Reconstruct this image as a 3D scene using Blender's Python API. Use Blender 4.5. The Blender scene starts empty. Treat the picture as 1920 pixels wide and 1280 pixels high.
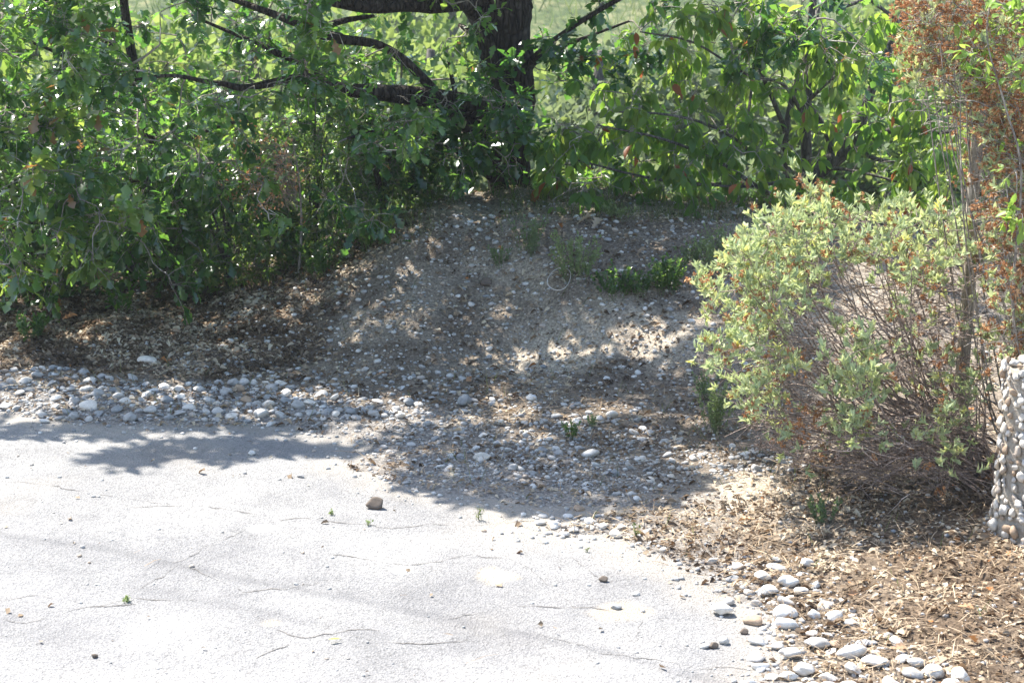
import bpy, math, re
import numpy as np
from mathutils import Vector, Matrix

rng = np.random.default_rng(11)
scene = bpy.context.scene
COL = scene.collection
rad = math.radians

# ------------------------------------------------------------------ camera
CAM_Z, PITCH, FPX = 3.0, rad(13.75), 3840.0
cam_data = bpy.data.cameras.new('camera')
cam_data.sensor_width = 36.0
cam_data.lens = 72.0
cam_data.clip_start = 0.1
cam_data.clip_end = 3000.0
cam_data.dof.use_dof = True
cam_data.dof.focus_distance = 10.5
cam_data.dof.aperture_fstop = 7.1
cam = bpy.data.objects.new('camera', cam_data)
cam.location = (0, 0, CAM_Z)
cam.rotation_euler = (math.pi / 2 - PITCH, 0, 0)
COL.objects.link(cam)
scene.camera = cam

# ------------------------------------------------------------------ light
SUN_EL, SUN_AZ = rad(56), rad(-46)
SUN = Vector((math.sin(SUN_AZ) * math.cos(SUN_EL), math.cos(SUN_AZ) * math.cos(SUN_EL), math.sin(SUN_EL)))
world = bpy.data.worlds.new('World')
scene.world = world
world.use_nodes = True
wn = world.node_tree.nodes
wl = world.node_tree.links
sky = wn.new('ShaderNodeTexSky')
sky.sky_type = 'NISHITA'
sky.sun_disc = False
sky.sun_elevation = SUN_EL
sky.sun_rotation = SUN_AZ
sky.air_density = 1.0
sky.dust_density = 1.2
wl.new(sky.outputs[0], wn['Background'].inputs[0])
wn['Background'].inputs[1].default_value = 0.135
sd_ = bpy.data.lights.new('sun', 'SUN')
sd_.energy = 5.0
sd_.angle = rad(0.5)
sd_.color = (1.0, 0.95, 0.87)
so = bpy.data.objects.new('sun', sd_)
so.rotation_euler = SUN.to_track_quat('Z', 'Y').to_euler()
so.location = (0, 5, 20)
COL.objects.link(so)
scene.view_settings.view_transform = 'Standard'
scene.view_settings.look = 'None'
scene.view_settings.gamma = 1.0
scene.view_settings.use_curve_mapping = False
scene.view_settings.exposure = 1.5
scene.cycles.max_bounces = 8
scene.cycles.transmission_bounces = 6
scene.cycles.transparent_max_bounces = 8
scene.cycles.volume_bounces = 0

# ------------------------------------------------------------------ projection helpers
cP, sP = math.cos(PITCH), math.sin(PITCH)


def ray(px, py):
    u = (np.asarray(px, float) - 960) / FPX
    v = -(np.asarray(py, float) - 640) / FPX
    return u, cP + v * sP, -sP + v * cP


def at(px, py, Y):
    dx, dy, dz = ray(px, py)
    t = Y / dy
    return np.array([dx * t, Y + 0 * t, CAM_Z + dz * t])


def proj(x, y, z):
    dep = y * cP + (CAM_Z - z) * sP
    down = (CAM_Z - z) * cP - y * sP
    return 960 + FPX * x / dep, 640 + FPX * down / dep


def flat(px, py, z=0.0):
    dx, dy, dz = ray(px, py)
    t = (z - CAM_Z) / dz
    return dx * t, dy * t


# ------------------------------------------------------------------ noise
def _h(ix, iy, s):
    n = (ix.astype(np.int64) * 374761393 + iy.astype(np.int64) * 668265263 + s * 974634777) & 0x7fffffff
    n = ((n ^ (n >> 13)) * 1274126177) & 0x7fffffff
    n = n ^ (n >> 16)
    return (n & 0xffff) / 65535.0


def vnoise(x, y, s=0):
    ix, iy = np.floor(x), np.floor(y)
    fx, fy = x - ix, y - iy
    fx, fy = fx * fx * (3 - 2 * fx), fy * fy * (3 - 2 * fy)
    a, b = _h(ix, iy, s), _h(ix + 1, iy, s)
    c, d = _h(ix, iy + 1, s), _h(ix + 1, iy + 1, s)
    return (a * (1 - fx) + b * fx) * (1 - fy) + (c * (1 - fx) + d * fx) * fy


def fbm(x, y, sc, octv=4, s=0):
    r, a, t = 0, 1.0, 0
    for k in range(octv):
        r = r + a * (vnoise(x / sc + 17.3 * k, y / sc - 9.1 * k, s + k) - .5)
        t += a
        a *= .5
        sc *= .47
    return r / t * 2


def sstep(a, b, x):
    t = np.clip((x - a) / (b - a), 0, 1)
    return t * t * (3 - 2 * t)


def inpoly(px, py, poly):
    px, py = np.asarray(px, float), np.asarray(py, float)
    r = np.zeros(px.shape, bool)
    n = len(poly)
    for i in range(n):
        x1, y1 = poly[i]
        x2, y2 = poly[(i + 1) % n]
        if y1 == y2:
            continue
        c = (y1 > py) != (y2 > py)
        r ^= c & (px < (x2 - x1) * (py - y1) / (y2 - y1) + x1)
    return r


def segdist(x, y, pts, closed=False):
    d = np.full(np.shape(x), 1e9)
    n = len(pts)
    for i in range(n if closed else n - 1):
        ax, ay = pts[i]
        bx, by = pts[(i + 1) % n]
        vx, vy = bx - ax, by - ay
        t = np.clip(((x - ax) * vx + (y - ay) * vy) / (vx * vx + vy * vy + 1e-12), 0, 1)
        d = np.minimum(d, np.hypot(x - ax - t * vx, y - ay - t * vy))
    return d


# ------------------------------------------------------------------ terrain
ROAD_PX = [(0, 772), (170, 798), (330, 800), (500, 796), (650, 826), (690, 850), (650, 880), (760, 912), (1000, 950), (1150, 955),
           (1010, 992), (1160, 1012), (1250, 1050), (1330, 1085), (1345, 1115), (1425, 1135), (1450, 1180), (1440, 1230), (1420, 1290)]
ROAD = [(-14.0, 11.6), (-6.0, 10.9)] + [tuple(float(c) for c in flat(*p)) for p in ROAD_PX] + [(1.2, 6.0), (1.6, 3.0), (2.2, -6.0), (2.4, -14.0), (-14.0, -14.0)]
CX = [-40, -3.27, -1.91, -1.5, -1.09, -.68, -.375, .14, 1.5, 2.05, 2.6, 3.3, 40]
CPY = [565, 562, 548, 512, 468, 426, 404, 400, 402, 416, 430, 450, 470]
CZ = [3 - 12.9 * math.tan(PITCH + math.atan((p - 640) / FPX)) for p in CPY]


def road_sd(x, y):
    d = segdist(x, y, ROAD, True)
    return np.where(inpoly(x, y, ROAD), -d, d)


def H(x, y, fine=True):
    x, y = np.asarray(x, float), np.asarray(y, float)
    cz = np.interp(x, CX, CZ) + .03 * fbm(x, y * 0, .5, 3, 5)
    yb = 11.15 + .25 * fbm(x, x * 0, 1.2, 2, 8) - .25 * sstep(0, 1.8, x)
    t = np.clip((y - yb) / (12.85 - yb), 0, 1)
    prof = t ** 1.15 * (1 - t) * .35 + sstep(0, 1, t) * .8 + t * .2 - .0
    prof = np.clip(prof, 0, 1.05)
    z = prof * cz
    apron = .05 * sstep(9.6, 11.2, y) + .05 * sstep(1.3, 2.1, x) * sstep(6, 8.5, y)
    z = z + apron * (1 - sstep(11.2, 12.9, y))
    far = np.interp(y, [13.7, 15, 20, 30, 42, 52, 75, 110, 150, 420], [0, -.35, -2.3, -6.4, -10.5, -10.2, -5.5, 5, 13, 15])
    m = sstep(13.6, 15.5, y)
    z = z * (1 - m) + far * sstep(13.4, 14.5, y)
    z = z + sstep(18, 60, y) * 1.6 * fbm(x, y, 14, 3, 21)
    if fine:
        near = 1 - sstep(16, 22, y)
        z = z + near * (.065 * fbm(x, y, .6, 4, 30) * sstep(10.6, 11.6, y) + .03 * fbm(x, y * .35, .22, 3, 34) * sstep(11.2, 11.8, y) + .014 * fbm(x, y, .14, 3, 31) + .007 * fbm(x, y, .05, 2, 33))
    return z


def Hroad(x, y):
    return .018 * fbm(x, y, 1.4, 2, 40) + .0022 * fbm(x, y, .07, 2, 41)


def ground_z(x, y, sd=None):
    x, y = np.asarray(x, float), np.asarray(y, float)
    if sd is None:
        sd = road_sd(x, y)
    sdw = sd + .09 * fbm(x, y, .22, 4, 50)
    g = H(x, y)
    r = Hroad(x, y)
    k = sstep(-.06, .05, sdw)
    base = (r - .02) * (1 - k) + (np.where(sd < .6, r * (1 - sstep(.1, .6, sd)), 0) + g * sstep(-.05, .25, sd) + .006) * k
    return base


def surf(x, y):
    sd = road_sd(x, y)
    return np.where(sd < 0, np.maximum(ground_z(x, y, sd), Hroad(x, y)), ground_z(x, y, sd))


def hit(px, py):
    """where the view ray of a photo pixel meets the terrain (arrays)"""
    px, py = np.atleast_1d(np.asarray(px, float)), np.atleast_1d(np.asarray(py, float))
    dx, dy, dz = ray(px, py)
    T = np.arange(6.0, 16.0, .05)[:, None]
    below = CAM_Z + dz * T <= H(dx * T, dy * T)
    i = np.where(below.any(0), below.argmax(0), len(T) - 1)
    t = T[i, 0]
    return dx * t, dy * t


# ------------------------------------------------------------------ mesh building
class MB:
    def __init__(self):
        self.v, self.f, self.r, self.n = [], [], [], 0

    def add(self, v, f, r=0.5):
        v = np.asarray(v, np.float32).reshape(-1, 3)
        self.v.append(v)
        self.f.append(np.asarray(f, np.int32).reshape(-1, 3) + self.n)
        self.r.append(np.broadcast_to(np.asarray(r, np.float32), (len(v),)))
        self.n += len(v)

    def inst(self, T, F, R, S, P, rnd):
        """many copies of one template. R (k,3,3), S (k,) or (k,3), P (k,3), rnd (k,)"""
        k = len(P)
        if k == 0:
            return
        S = np.asarray(S, float)
        if S.ndim == 1:
            S = S[:, None]
        V = T[None, :, :] * S[:, None, :]
        V = np.einsum('kij,knj->kni', R, V) + np.asarray(P)[:, None, :]
        n = len(T)
        FF = (F[None] + (np.arange(k) * n)[:, None, None]).reshape(-1, 3)
        self.v.append(V.reshape(-1, 3).astype(np.float32))
        self.f.append(FF.astype(np.int32) + self.n)
        self.r.append(np.repeat(rnd, n).astype(np.float32))
        self.n += k * n

    def tube(self, pts, radii, sides=6, rough=0.0, r=.5, smooth=3, cap=True):
        pts = np.asarray(pts, float)
        radii = np.asarray(radii, float)
        if smooth > 1 and len(pts) > 2:
            pts, radii = catmull(pts, radii, smooth)
        d = np.gradient(pts, axis=0)
        d /= np.linalg.norm(d, axis=1)[:, None] + 1e-9
        ref = np.array([0.13, 0.21, 0.97]) if abs(d[:, 2]).mean() < .8 else np.array([.95, .2, .1])
        a = np.cross(d, ref)
        a /= np.linalg.norm(a, axis=1)[:, None] + 1e-9
        b = np.cross(d, a)
        th = np.arange(sides) / sides * 2 * math.pi
        n = len(pts)
        rr = radii[:, None] * np.ones(sides)[None]
        if rough:
            kk = np.arange(n)[:, None] * 1.0
            rr = rr * (1 + rough * (fbm(kk * .9 + 3, np.arange(sides)[None] * 1.3 + 0 * kk, 1.7, 3, int(pts[0, 0] * 100) % 97)))
        V = pts[:, None, :] + rr[:, :, None] * (np.cos(th)[None, :, None] * a[:, None, :] + np.sin(th)[None, :, None] * b[:, None, :])
        i = np.arange(n - 1)[:, None] * sides
        j = np.arange(sides)[None]
        j2 = (j + 1) % sides
        q = np.stack([i + j, i + j2, i + sides + j2, i + sides + j], -1).reshape(-1, 4)
        F = np.concatenate([q[:, [0, 1, 2]], q[:, [0, 2, 3]]])
        if cap:
            e = (n - 1) * sides
            F = np.concatenate([F, [[e, e + k + 1, e + k + 2][::1] for k in range(sides - 2)]])
        self.add(V.reshape(-1, 3), F, r)

    def build(self, name, mat, parent=None, origin=(0, 0, 0), smooth=False):
        me = bpy.data.meshes.new(name)
        if self.v:
            V = np.concatenate(self.v) - np.asarray(origin, np.float32)
            F = np.concatenate(self.f)
            me.vertices.add(len(V))
            me.vertices.foreach_set('co', V.ravel())
            me.loops.add(len(F) * 3)
            me.loops.foreach_set('vertex_index', F.ravel())
            me.polygons.add(len(F))
            me.polygons.foreach_set('loop_start', np.arange(len(F), dtype=np.int32) * 3)
            me.polygons.foreach_set('loop_total', np.full(len(F), 3, np.int32))
            if smooth:
                me.polygons.foreach_set('use_smooth', np.ones(len(F), bool))
            a = me.attributes.new('rnd', 'FLOAT', 'POINT')
            a.data.foreach_set('value', np.concatenate(self.r))
            me.update(calc_edges=True)
            me.validate()
        me.materials.append(mat)
        o = bpy.data.objects.new(name, me)
        COL.objects.link(o)
        if parent is not None:
            o.parent = parent
        else:
            o.location = tuple(float(c) for c in origin)
        return o


def catmull(p, r, k):
    P = np.vstack([2 * p[0] - p[1], p, 2 * p[-1] - p[-2]])
    out, ro = [], []
    for i in range(len(p) - 1):
        for j in range(k):
            t = j / k
            a, b, c, d = P[i], P[i + 1], P[i + 2], P[i + 3]
            out.append(.5 * (2 * b + (c - a) * t + (2 * a - 5 * b + 4 * c - d) * t * t + (3 * b - a - 3 * c + d) * t ** 3))
            ro.append(r[i] * (1 - t) + r[i + 1] * t)
    out.append(p[-1])
    ro.append(r[-1])
    return np.array(out), np.array(ro)


def tag(o, label=None, cat=None, group=None, kind=None):
    if label: o['label'] = label
    if cat: o['category'] = cat
    if group: o['group'] = group
    if kind: o['kind'] = kind
    return o


def empty(name, loc, label, cat, group=None):
    o = bpy.data.objects.new(name, None)
    o.empty_display_size = .1
    o.location = tuple(float(c) for c in loc)
    COL.objects.link(o)
    return tag(o, label, cat, group)


def frames(axis, nrm):
    """rotation matrices with local +Y along axis and local +Z near nrm"""
    y = axis / (np.linalg.norm(axis, axis=1)[:, None] + 1e-9)
    x = np.cross(y, nrm)
    x /= np.linalg.norm(x, axis=1)[:, None] + 1e-9
    z = np.cross(x, y)
    return np.stack([x, y, z], -1)


def rvec(n):
    v = rng.normal(size=(n, 3))
    return v / np.linalg.norm(v, axis=1)[:, None]


def leaf_tpl(ys, ws, fold=.25, curl=.0, stalk=0.0):
    V, F = [], []
    for y, w in zip(ys, ws):
        z = -curl * y * y
        V += [(-w, y + stalk, z + fold * w), (0, y + stalk, z), (w, y + stalk, z + fold * w)]
    for i in range(len(ys) - 1):
        a, b = 3 * i, 3 * i + 3
        F += [(a, a + 1, b + 1), (a, b + 1, b), (a + 1, a + 2, b + 2), (a + 1, b + 2, b + 1)]
    if stalk:
        n = len(V)
        V += [(-.008, 0, 0), (.008, 0, 0)]
        F += [(n, n + 1, 1)]
    return np.array(V, float), np.array(F)


OAK = leaf_tpl([0, .2, .3, .45, .56, .72, .84, 1], [.02, .13, .07, .24, .13, .3, .2, .04], .25, .15)
OAKLOW = leaf_tpl([0, .4, .75, 1], [.03, .22, .28, .05], .2, .1)
CHERRY = leaf_tpl([0, .2, .5, .78, 1], [.02, .19, .25, .16, 0.005], .35, .3, .15)
SMALL = leaf_tpl([0, .35, .7, 1], [.04, .24, .2, .01], .3, .1)
CIST = leaf_tpl([0, .3, .65, 1], [.05, .15, .16, .01], .5, .22)
DRY = leaf_tpl([0, .3, .65, 1], [.05, .27, .22, .03], .8, .5)
FLAKE = (np.array([(-.3, -.5, 0), (.3, -.4, .12), (.25, .5, 0), (-.3, .4, .15)], float), np.array([(0, 1, 2), (0, 2, 3)]))
STRAW = (np.array([(-.5, 0, 0), (.5, 0, 0), (-.5, .5, .06), (.5, .5, .06), (0, 1, 0)], float), np.array([(0, 1, 3), (0, 3, 2), (2, 3, 4)]))


def ico(sub, seed, flatz=.7, lump=.18, angular=False):
    import bmesh
    bm = bmesh.new()
    bmesh.ops.create_icosphere(bm, subdivisions=sub, radius=.5)
    V = np.array([v.co[:] for v in bm.verts])
    F = np.array([[v.index for v in f.verts] for f in bm.faces])
    bm.free()
    r = np.random.default_rng(seed)
    s = 1.0
    for _ in range(7):
        d = r.normal(size=3)
        d /= np.linalg.norm(d)
        o = r.uniform(.5, .95) * .5 if not angular else r.uniform(.5, .8) * .5
        k = V @ d
        over = np.maximum(k - o, 0)
        V = V - over[:, None] * d[None] * (.55 if not angular else .93)
    V = V * (1 + lump * .5 * np.sin(V @ r.normal(size=3) * 5 + r.uniform(0, 6))[:, None])
    V *= np.array([1, r.uniform(.65, .9), flatz * r.uniform(.75, 1.1)])
    V /= (V[:, 0].max() - V[:, 0].min())
    return V, F


# ------------------------------------------------------------------ materials
def new_mat(name):
    m = bpy.data.materials.new(name)
    m.use_nodes = True
    nt = m.node_tree
    return m, nt, nt.nodes, nt.links, nt.nodes['Principled BSDF']


def ramp(N, L, src, stops):
    c = N.new('ShaderNodeValToRGB')
    e = c.color_ramp.elements
    while len(e) < len(stops):
        e.new(.5)
    for k, (p, col) in enumerate(stops):
        e[k].position = p
        e[k].color = tuple(col) + (1,)
    L.new(src, c.inputs[0])
    return c.outputs[0]


def noise(N, L, scale, detail=4, rough=.6, vec=None):
    n = N.new('ShaderNodeTexNoise')
    n.inputs['Scale'].default_value = scale
    n.inputs['Detail'].default_value = detail
    n.inputs['Roughness'].default_value = rough
    if vec is not None:
        L.new(vec, n.inputs['Vector'])
    return n.outputs[0]


def attr(N, name):
    a = N.new('ShaderNodeAttribute')
    a.attribute_name = name
    return a.outputs['Fac']


def objco(N):
    return N.new('ShaderNodeTexCoord').outputs['Object']


def mixc(N, L, fac, a, b, mode='MIX'):
    m = N.new('ShaderNodeMix')
    m.data_type = 'RGBA'
    m.blend_type = mode
    for s, v in ((m.inputs[0], fac), (m.inputs[6], a), (m.inputs[7], b)):
        if isinstance(v, (int, float)):
            s.default_value = v
        elif isinstance(v, tuple):
            s.default_value = v + (1,)
        else:
            L.new(v, s)
    return m.outputs[2]


def bump(N, L, src, strength, dist, bsdf):
    b = N.new('ShaderNodeBump')
    b.inputs['Strength'].default_value = strength
    b.inputs['Distance'].default_value = dist
    L.new(src, b.inputs['Height'])
    L.new(b.outputs[0], bsdf.inputs['Normal'])


def leaf_mat(name, stops, tstops, tfac=.42, rough=.42, spec=.5):
    m, nt, N, L, B = new_mat(name)
    r = attr(N, 'rnd')
    c = ramp(N, L, r, stops)
    n = noise(N, L, 60, 2, .5, objco(N))
    c2 = mixc(N, L, n, c, mixc(N, L, .35, c, (.9, 1.0, .6), 'MULTIPLY'))
    L.new(c2, B.inputs['Base Color'])
    B.inputs['Roughness'].default_value = rough
    B.inputs['Specular IOR Level'].default_value = spec
    t = N.new('ShaderNodeBsdfTranslucent')
    L.new(ramp(N, L, r, tstops), t.inputs[0])
    mx = N.new('ShaderNodeMixShader')
    mx.inputs[0].default_value = tfac
    L.new(B.outputs[0], mx.inputs[1])
    L.new(t.outputs[0], mx.inputs[2])
    L.new(mx.outputs[0], N['Material Output'].inputs[0])
    return m


M = {}
M['oak_leaf'] = leaf_mat('oak_leaf', [(0, (.016, .048, .024)), (.6, (.034, .082, .03)), (.93, (.09, .16, .04)), (1, (.22, .12, .05))],
                         [(0, (.14, .36, .05)), (.6, (.28, .54, .07)), (.93, (.45, .65, .10)), (1, (.4, .2, .06))], .40, .25, .95)
M['cherry_leaf'] = leaf_mat('cherry_leaf', [(0, (.035, .085, .022)), (.6, (.06, .125, .028)), (.95, (.12, .17, .03)), (1, (.3, .1, .04))],
                            [(0, (.18, .38, .04)), (.5, (.32, .52, .06)), (.95, (.46, .60, .08)), (1, (.5, .15, .05))], .5, .42, .4)
M['bush_leaf'] = leaf_mat('bush_leaf', [(0, (.022, .055, .022)), (.7, (.05, .105, .03)), (1, (.12, .15, .05))],
                          [(0, (.12, .28, .05)), (.7, (.32, .52, .08)), (1, (.5, .58, .12))], .44, .28, .8)
M['herb_leaf'] = leaf_mat('herb_leaf', [(0, (.12, .16, .095)), (1, (.27, .32, .15))], [(0, (.14, .26, .07)), (1, (.34, .44, .12))], .35, .6, .2)
M['cistus_leaf'] = leaf_mat('cistus_leaf', [(0, (.36, .43, .28)), (.6, (.50, .56, .36)), (.93, (.60, .64, .38)), (1, (.62, .52, .12))],
                            [(0, (.42, .50, .22)), (.6, (.62, .70, .30)), (1, (.6, .56, .12))], .4, .7, .25)
M['vine_leaf'] = leaf_mat('vine_leaf', [(0, (.12, .24, .05)), (1, (.25, .36, .08))], [(0, (.35, .58, .08)), (1, (.5, .65, .12))], .45, .45, .35)
M['dry_leaf'] = leaf_mat('dry_leaf', [(0, (.06, .042, .03)), (.3, (.17, .12, .085)), (.65, (.37, .28, .205)), (.93, (.58, .49, .39)), (1, (.42, .17, .06))],
                         [(0, (.12, .06, .03)), (1, (.4, .22, .1))], .15, .75, .2)
M['straw'] = leaf_mat('straw', [(0, (.12, .08, .055)), (.5, (.31, .22, .15)), (1, (.58, .46, .35))], [(0, (.2, .15, .08)), (1, (.4, .32, .18))], .15, .7, .2)
M['seed_head'] = leaf_mat('seed_head', [(0, (.18, .09, .045)), (.6, (.42, .21, .10)), (1, (.62, .42, .26))], [(0, (.25, .08, .03)), (1, (.5, .2, .08))], .2, .8, .1)
M['grass'] = leaf_mat('grass', [(0, (.03, .055, .02)), (.5, (.065, .10, .032)), (1, (.20, .20, .09))], [(0, (.10, .22, .04)), (1, (.32, .38, .10))], .35, .6, .2)
M['far_leaf'] = leaf_mat('far_leaf', [(0, (.04, .075, .028)), (.6, (.08, .13, .04)), (1, (.15, .2, .06))], [(0, (.16, .30, .06)), (1, (.42, .52, .13))], .4, .6, .3)
M['olive_leaf'] = leaf_mat('olive_leaf', [(0, (.07, .10, .06)), (1, (.17, .21, .13))], [(0, (.12, .19, .08)), (1, (.28, .34, .14))], .35, .6, .3)


def bark_mat(name, a, b, sc=30, bs=.9, bd=.02, stretch=(1, 1, .22)):
    m, nt, N, L, B = new_mat(name)
    mp = N.new('ShaderNodeMapping')
    L.new(objco(N), mp.inputs[0])
    mp.inputs['Scale'].default_value = stretch
    n = noise(N, L, sc, 6, .65, mp.outputs[0])
    v = N.new('ShaderNodeTexVoronoi')
    v.feature = 'DISTANCE_TO_EDGE'
    v.inputs['Scale'].default_value = sc * 1.1
    L.new(mp.outputs[0], v.inputs['Vector'])
    c = ramp(N, L, n, [(.3, a), (.7, b)])
    pt = noise(N, L, 5, 3, .6, objco(N))
    c = mixc(N, L, ramp(N, L, pt, [(.58, (0, 0, 0)), (.68, (1, 1, 1))]), c, tuple(min(1, x * 1.6 + .03) for x in b))
    c = mixc(N, L, .6, c, ramp(N, L, v.outputs[0], [(0, (.25, .25, .25)), (.12, (1, 1, 1))]), 'MULTIPLY')
    L.new(c, B.inputs['Base Color'])
    B.inputs['Roughness'].default_value = .9
    B.inputs['Specular IOR Level'].default_value = .15
    mm = N.new('ShaderNodeMath')
    mm.operation = 'ADD'
    L.new(n, mm.inputs[0])
    L.new(ramp(N, L, v.outputs[0], [(0, (0, 0, 0)), (.2, (1, 1, 1))]), mm.inputs[1])
    bump(N, L, mm.outputs[0], bs, bd, B)
    return m


M['oak_bark'] = bark_mat('oak_bark', (.028, .022, .018), (.085, .07, .06), 26, 1.0, .03)
M['cherry_bark'] = bark_mat('cherry_bark', (.05, .045, .04), (.17, .155, .14), 40, .6, .01)
M['twig'] = bark_mat('twig', (.17, .125, .105), (.44, .35, .30), 60, .4, .004)
M['grey_twig'] = bark_mat('grey_twig', (.17, .145, .125), (.42, .37, .32), 60, .4, .004)
M['wood'] = bark_mat('wood', (.24, .20, .15), (.48, .42, .34), 45, .7, .006, (1, 1, .06))


def stone_mat(name, stops):
    m, nt, N, L, B = new_mat(name)
    r = attr(N, 'rnd')
    c = ramp(N, L, r, stops)
    geo = N.new('ShaderNodeNewGeometry').outputs['Position']
    n = noise(N, L, 45, 5, .7, geo)
    n2 = noise(N, L, 260, 3, .7, geo)
    c = mixc(N, L, .55, c, ramp(N, L, n, [(.3, (.55, .53, .5)), (.6, (1, 1, 1))]), 'MULTIPLY')
    c = mixc(N, L, .35, c, ramp(N, L, n2, [(.35, (.6, .58, .55)), (.6, (1, 1, 1))]), 'MULTIPLY')
    L.new(c, B.inputs['Base Color'])
    B.inputs['Roughness'].default_value = .85
    B.inputs['Specular IOR Level'].default_value = .2
    bump(N, L, n, .5, .008, B)
    return m


M['pebble'] = stone_mat('pebble', [(0, (.30, .31, .315)), (.25, (.42, .41, .395)), (.55, (.54, .515, .48)), (.85, (.72, .70, .66)), (.94, (.40, .32, .25)), (1, (.32, .30, .28))])
M['warm_stone'] = stone_mat('warm_stone', [(0, (.52, .47, .40)), (.5, (.76, .70, .62)), (.85, (.62, .56, .48)), (1, (.42, .31, .22))])
M['dark_rock'] = stone_mat('dark_rock', [(0, (.13, .105, .085)), (.5, (.16, .13, .105)), (1, (.12, .10, .09))])


def ground_mat():
    m, nt, N, L, B = new_mat('soil')
    co = objco(N)
    n = noise(N, L, 2.2, 6, .65, co)
    c = ramp(N, L, n, [(.3, (.15, .12, .095)), (.5, (.235, .195, .155)), (.7, (.35, .305, .25))])
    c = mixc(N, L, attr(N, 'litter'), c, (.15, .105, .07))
    c = mixc(N, L, attr(N, 'sand'), c, (.52, .45, .36))
    c = mixc(N, L, attr(N, 'grey'), c, (.33, .31, .29))
    g = noise(N, L, 1.3, 5, .7, co)
    gc = ramp(N, L, g, [(.35, (.05, .075, .03)), (.5, (.09, .12, .045)), (.62, (.2, .2, .1))])
    c = mixc(N, L, attr(N, 'green'), c, gc)
    # grit: small flecks of stone and straw
    v = N.new('ShaderNodeTexVoronoi')
    v.inputs['Scale'].default_value = 85
    L.new(co, v.inputs['Vector'])
    gr = ramp(N, L, v.outputs['Color'], [(.0, (.45, .42, .4)), (.5, (1, 1, 1)), (.85, (1.6, 1.6, 1.55))])
    c = mixc(N, L, .75, c, gr, 'MULTIPLY')
    fine = noise(N, L, 160, 4, .7, co)
    c = mixc(N, L, .5, c, ramp(N, L, fine, [(.3, (.5, .48, .45)), (.7, (1.3, 1.3, 1.3))]), 'MULTIPLY')
    L.new(c, B.inputs['Base Color'])
    B.inputs['Roughness'].default_value = .95
    B.inputs['Specular IOR Level'].default_value = .1
    h = noise(N, L, 55, 6, .75, co)
    bump(N, L, h, 1.0, .02, B)
    return m


def road_mat():
    m, nt, N, L, B = new_mat('asphalt')
    co = objco(N)
    n = noise(N, L, 1.1, 5, .6, co)
    c = ramp(N, L, n, [(.3, (.215, .213, .213)), (.7, (.272, .27, .268))])
    v = N.new('ShaderNodeTexVoronoi')
    v.inputs['Scale'].default_value = 120
    L.new(co, v.inputs['Vector'])
    ag = ramp(N, L, v.outputs['Color'], [(0, (.5, .5, .5)), (.35, (.9, .9, .9)), (.8, (1.25, 1.23, 1.2))])
    c = mixc(N, L, .6, c, ag, 'MULTIPLY')
    pits = noise(N, L, 90, 3, .6, co)
    c = mixc(N, L, .55, c, ramp(N, L, pits, [(.36, (.35, .34, .33)), (.46, (1, 1, 1))]), 'MULTIPLY')
    big = noise(N, L, .55, 4, .6, co)
    c = mixc(N, L, .5, c, ramp(N, L, big, [(.38, (.78, .78, .8)), (.6, (1.06, 1.05, 1.03))]), 'MULTIPLY')
    c = mixc(N, L, attr(N, 'dust'), c, (.44, .37, .27))
    c = mixc(N, L, attr(N, 'tyre'), c, (.10, .10, .105))
    c = mixc(N, L, attr(N, 'pale'), c, (.55, .54, .52))
    st = noise(N, L, 3.2, 6, .7, co)
    c = mixc(N, L, .45, c, ramp(N, L, st, [(.36, (.72, .72, .73)), (.5, (1, 1, 1)), (.68, (1.12, 1.11, 1.08))]), 'MULTIPLY')
    L.new(c, B.inputs['Base Color'])
    B.inputs['Roughness'].default_value = .85
    B.inputs['Specular IOR Level'].default_value = .25
    h = mixc(N, L, .5, v.outputs['Distance'], pits)
    bump(N, L, h, .8, .012, B)
    return m


M['soil'] = ground_mat()
M['asphalt'] = road_mat()


# ------------------------------------------------------------------ ground and road sheets
def axis(fine_lo, fine_hi, step, lo, hi):
    mid = np.arange(fine_lo, fine_hi, step)
    a, g = [fine_lo], step
    while a[-1] > lo:
        g *= 1.25
        a.append(a[-1] - g)
    b, g = [mid[-1]], step
    while b[-1] < hi:
        g *= 1.25 if b[-1] < 16 else 1.12
        b.append(b[-1] + g)
    return np.array(a[:0:-1] + list(mid) + b[1:])


def sheet(name, xs, ys, zf, mat, attrs, keep=None):
    X, Y = np.meshgrid(xs, ys)
    x, y = X.ravel(), Y.ravel()
    sd = road_sd(x, y)
    z = zf(x, y, sd)
    nx, ny = len(xs), len(ys)
    i = np.arange(nx - 1)[None] + np.arange(ny - 1)[:, None] * nx
    q = np.stack([i, i + 1, i + nx + 1, i + nx], -1).reshape(-1, 4)
    if keep is not None:
        k = keep(x, y, sd)
        q = q[k[q].any(axis=1)]
    me = bpy.data.meshes.new(name)
    me.vertices.add(len(x))
    me.vertices.foreach_set('co', np.stack([x, y, z], -1).astype(np.float32).ravel())
    me.loops.add(len(q) * 4)
    me.loops.foreach_set('vertex_index', q.ravel().astype(np.int32))
    me.polygons.add(len(q))
    me.polygons.foreach_set('loop_start', np.arange(len(q), dtype=np.int32) * 4)
    me.polygons.foreach_set('loop_total', np.full(len(q), 4, np.int32))
    me.polygons.foreach_set('use_smooth', np.ones(len(q), bool))
    for n, fn in attrs.items():
        a = me.attributes.new(n, 'FLOAT', 'POINT')
        a.data.foreach_set('value', np.clip(fn(x, y, sd), 0, 1).astype(np.float32))
    me.update(calc_edges=True)
    me.validate()
    me.materials.append(mat)
    o = bpy.data.objects.new(name, me)
    COL.objects.link(o)
    return tag(o, kind='structure')


def blob(x, y, px, py, r):
    cx, cy = flat(px, py)
    return 1 - sstep(r * .4, r, np.hypot(x - cx, (y - cy)) + .12 * r * fbm(x, y, .1, 3, 61) * 4)


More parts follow.
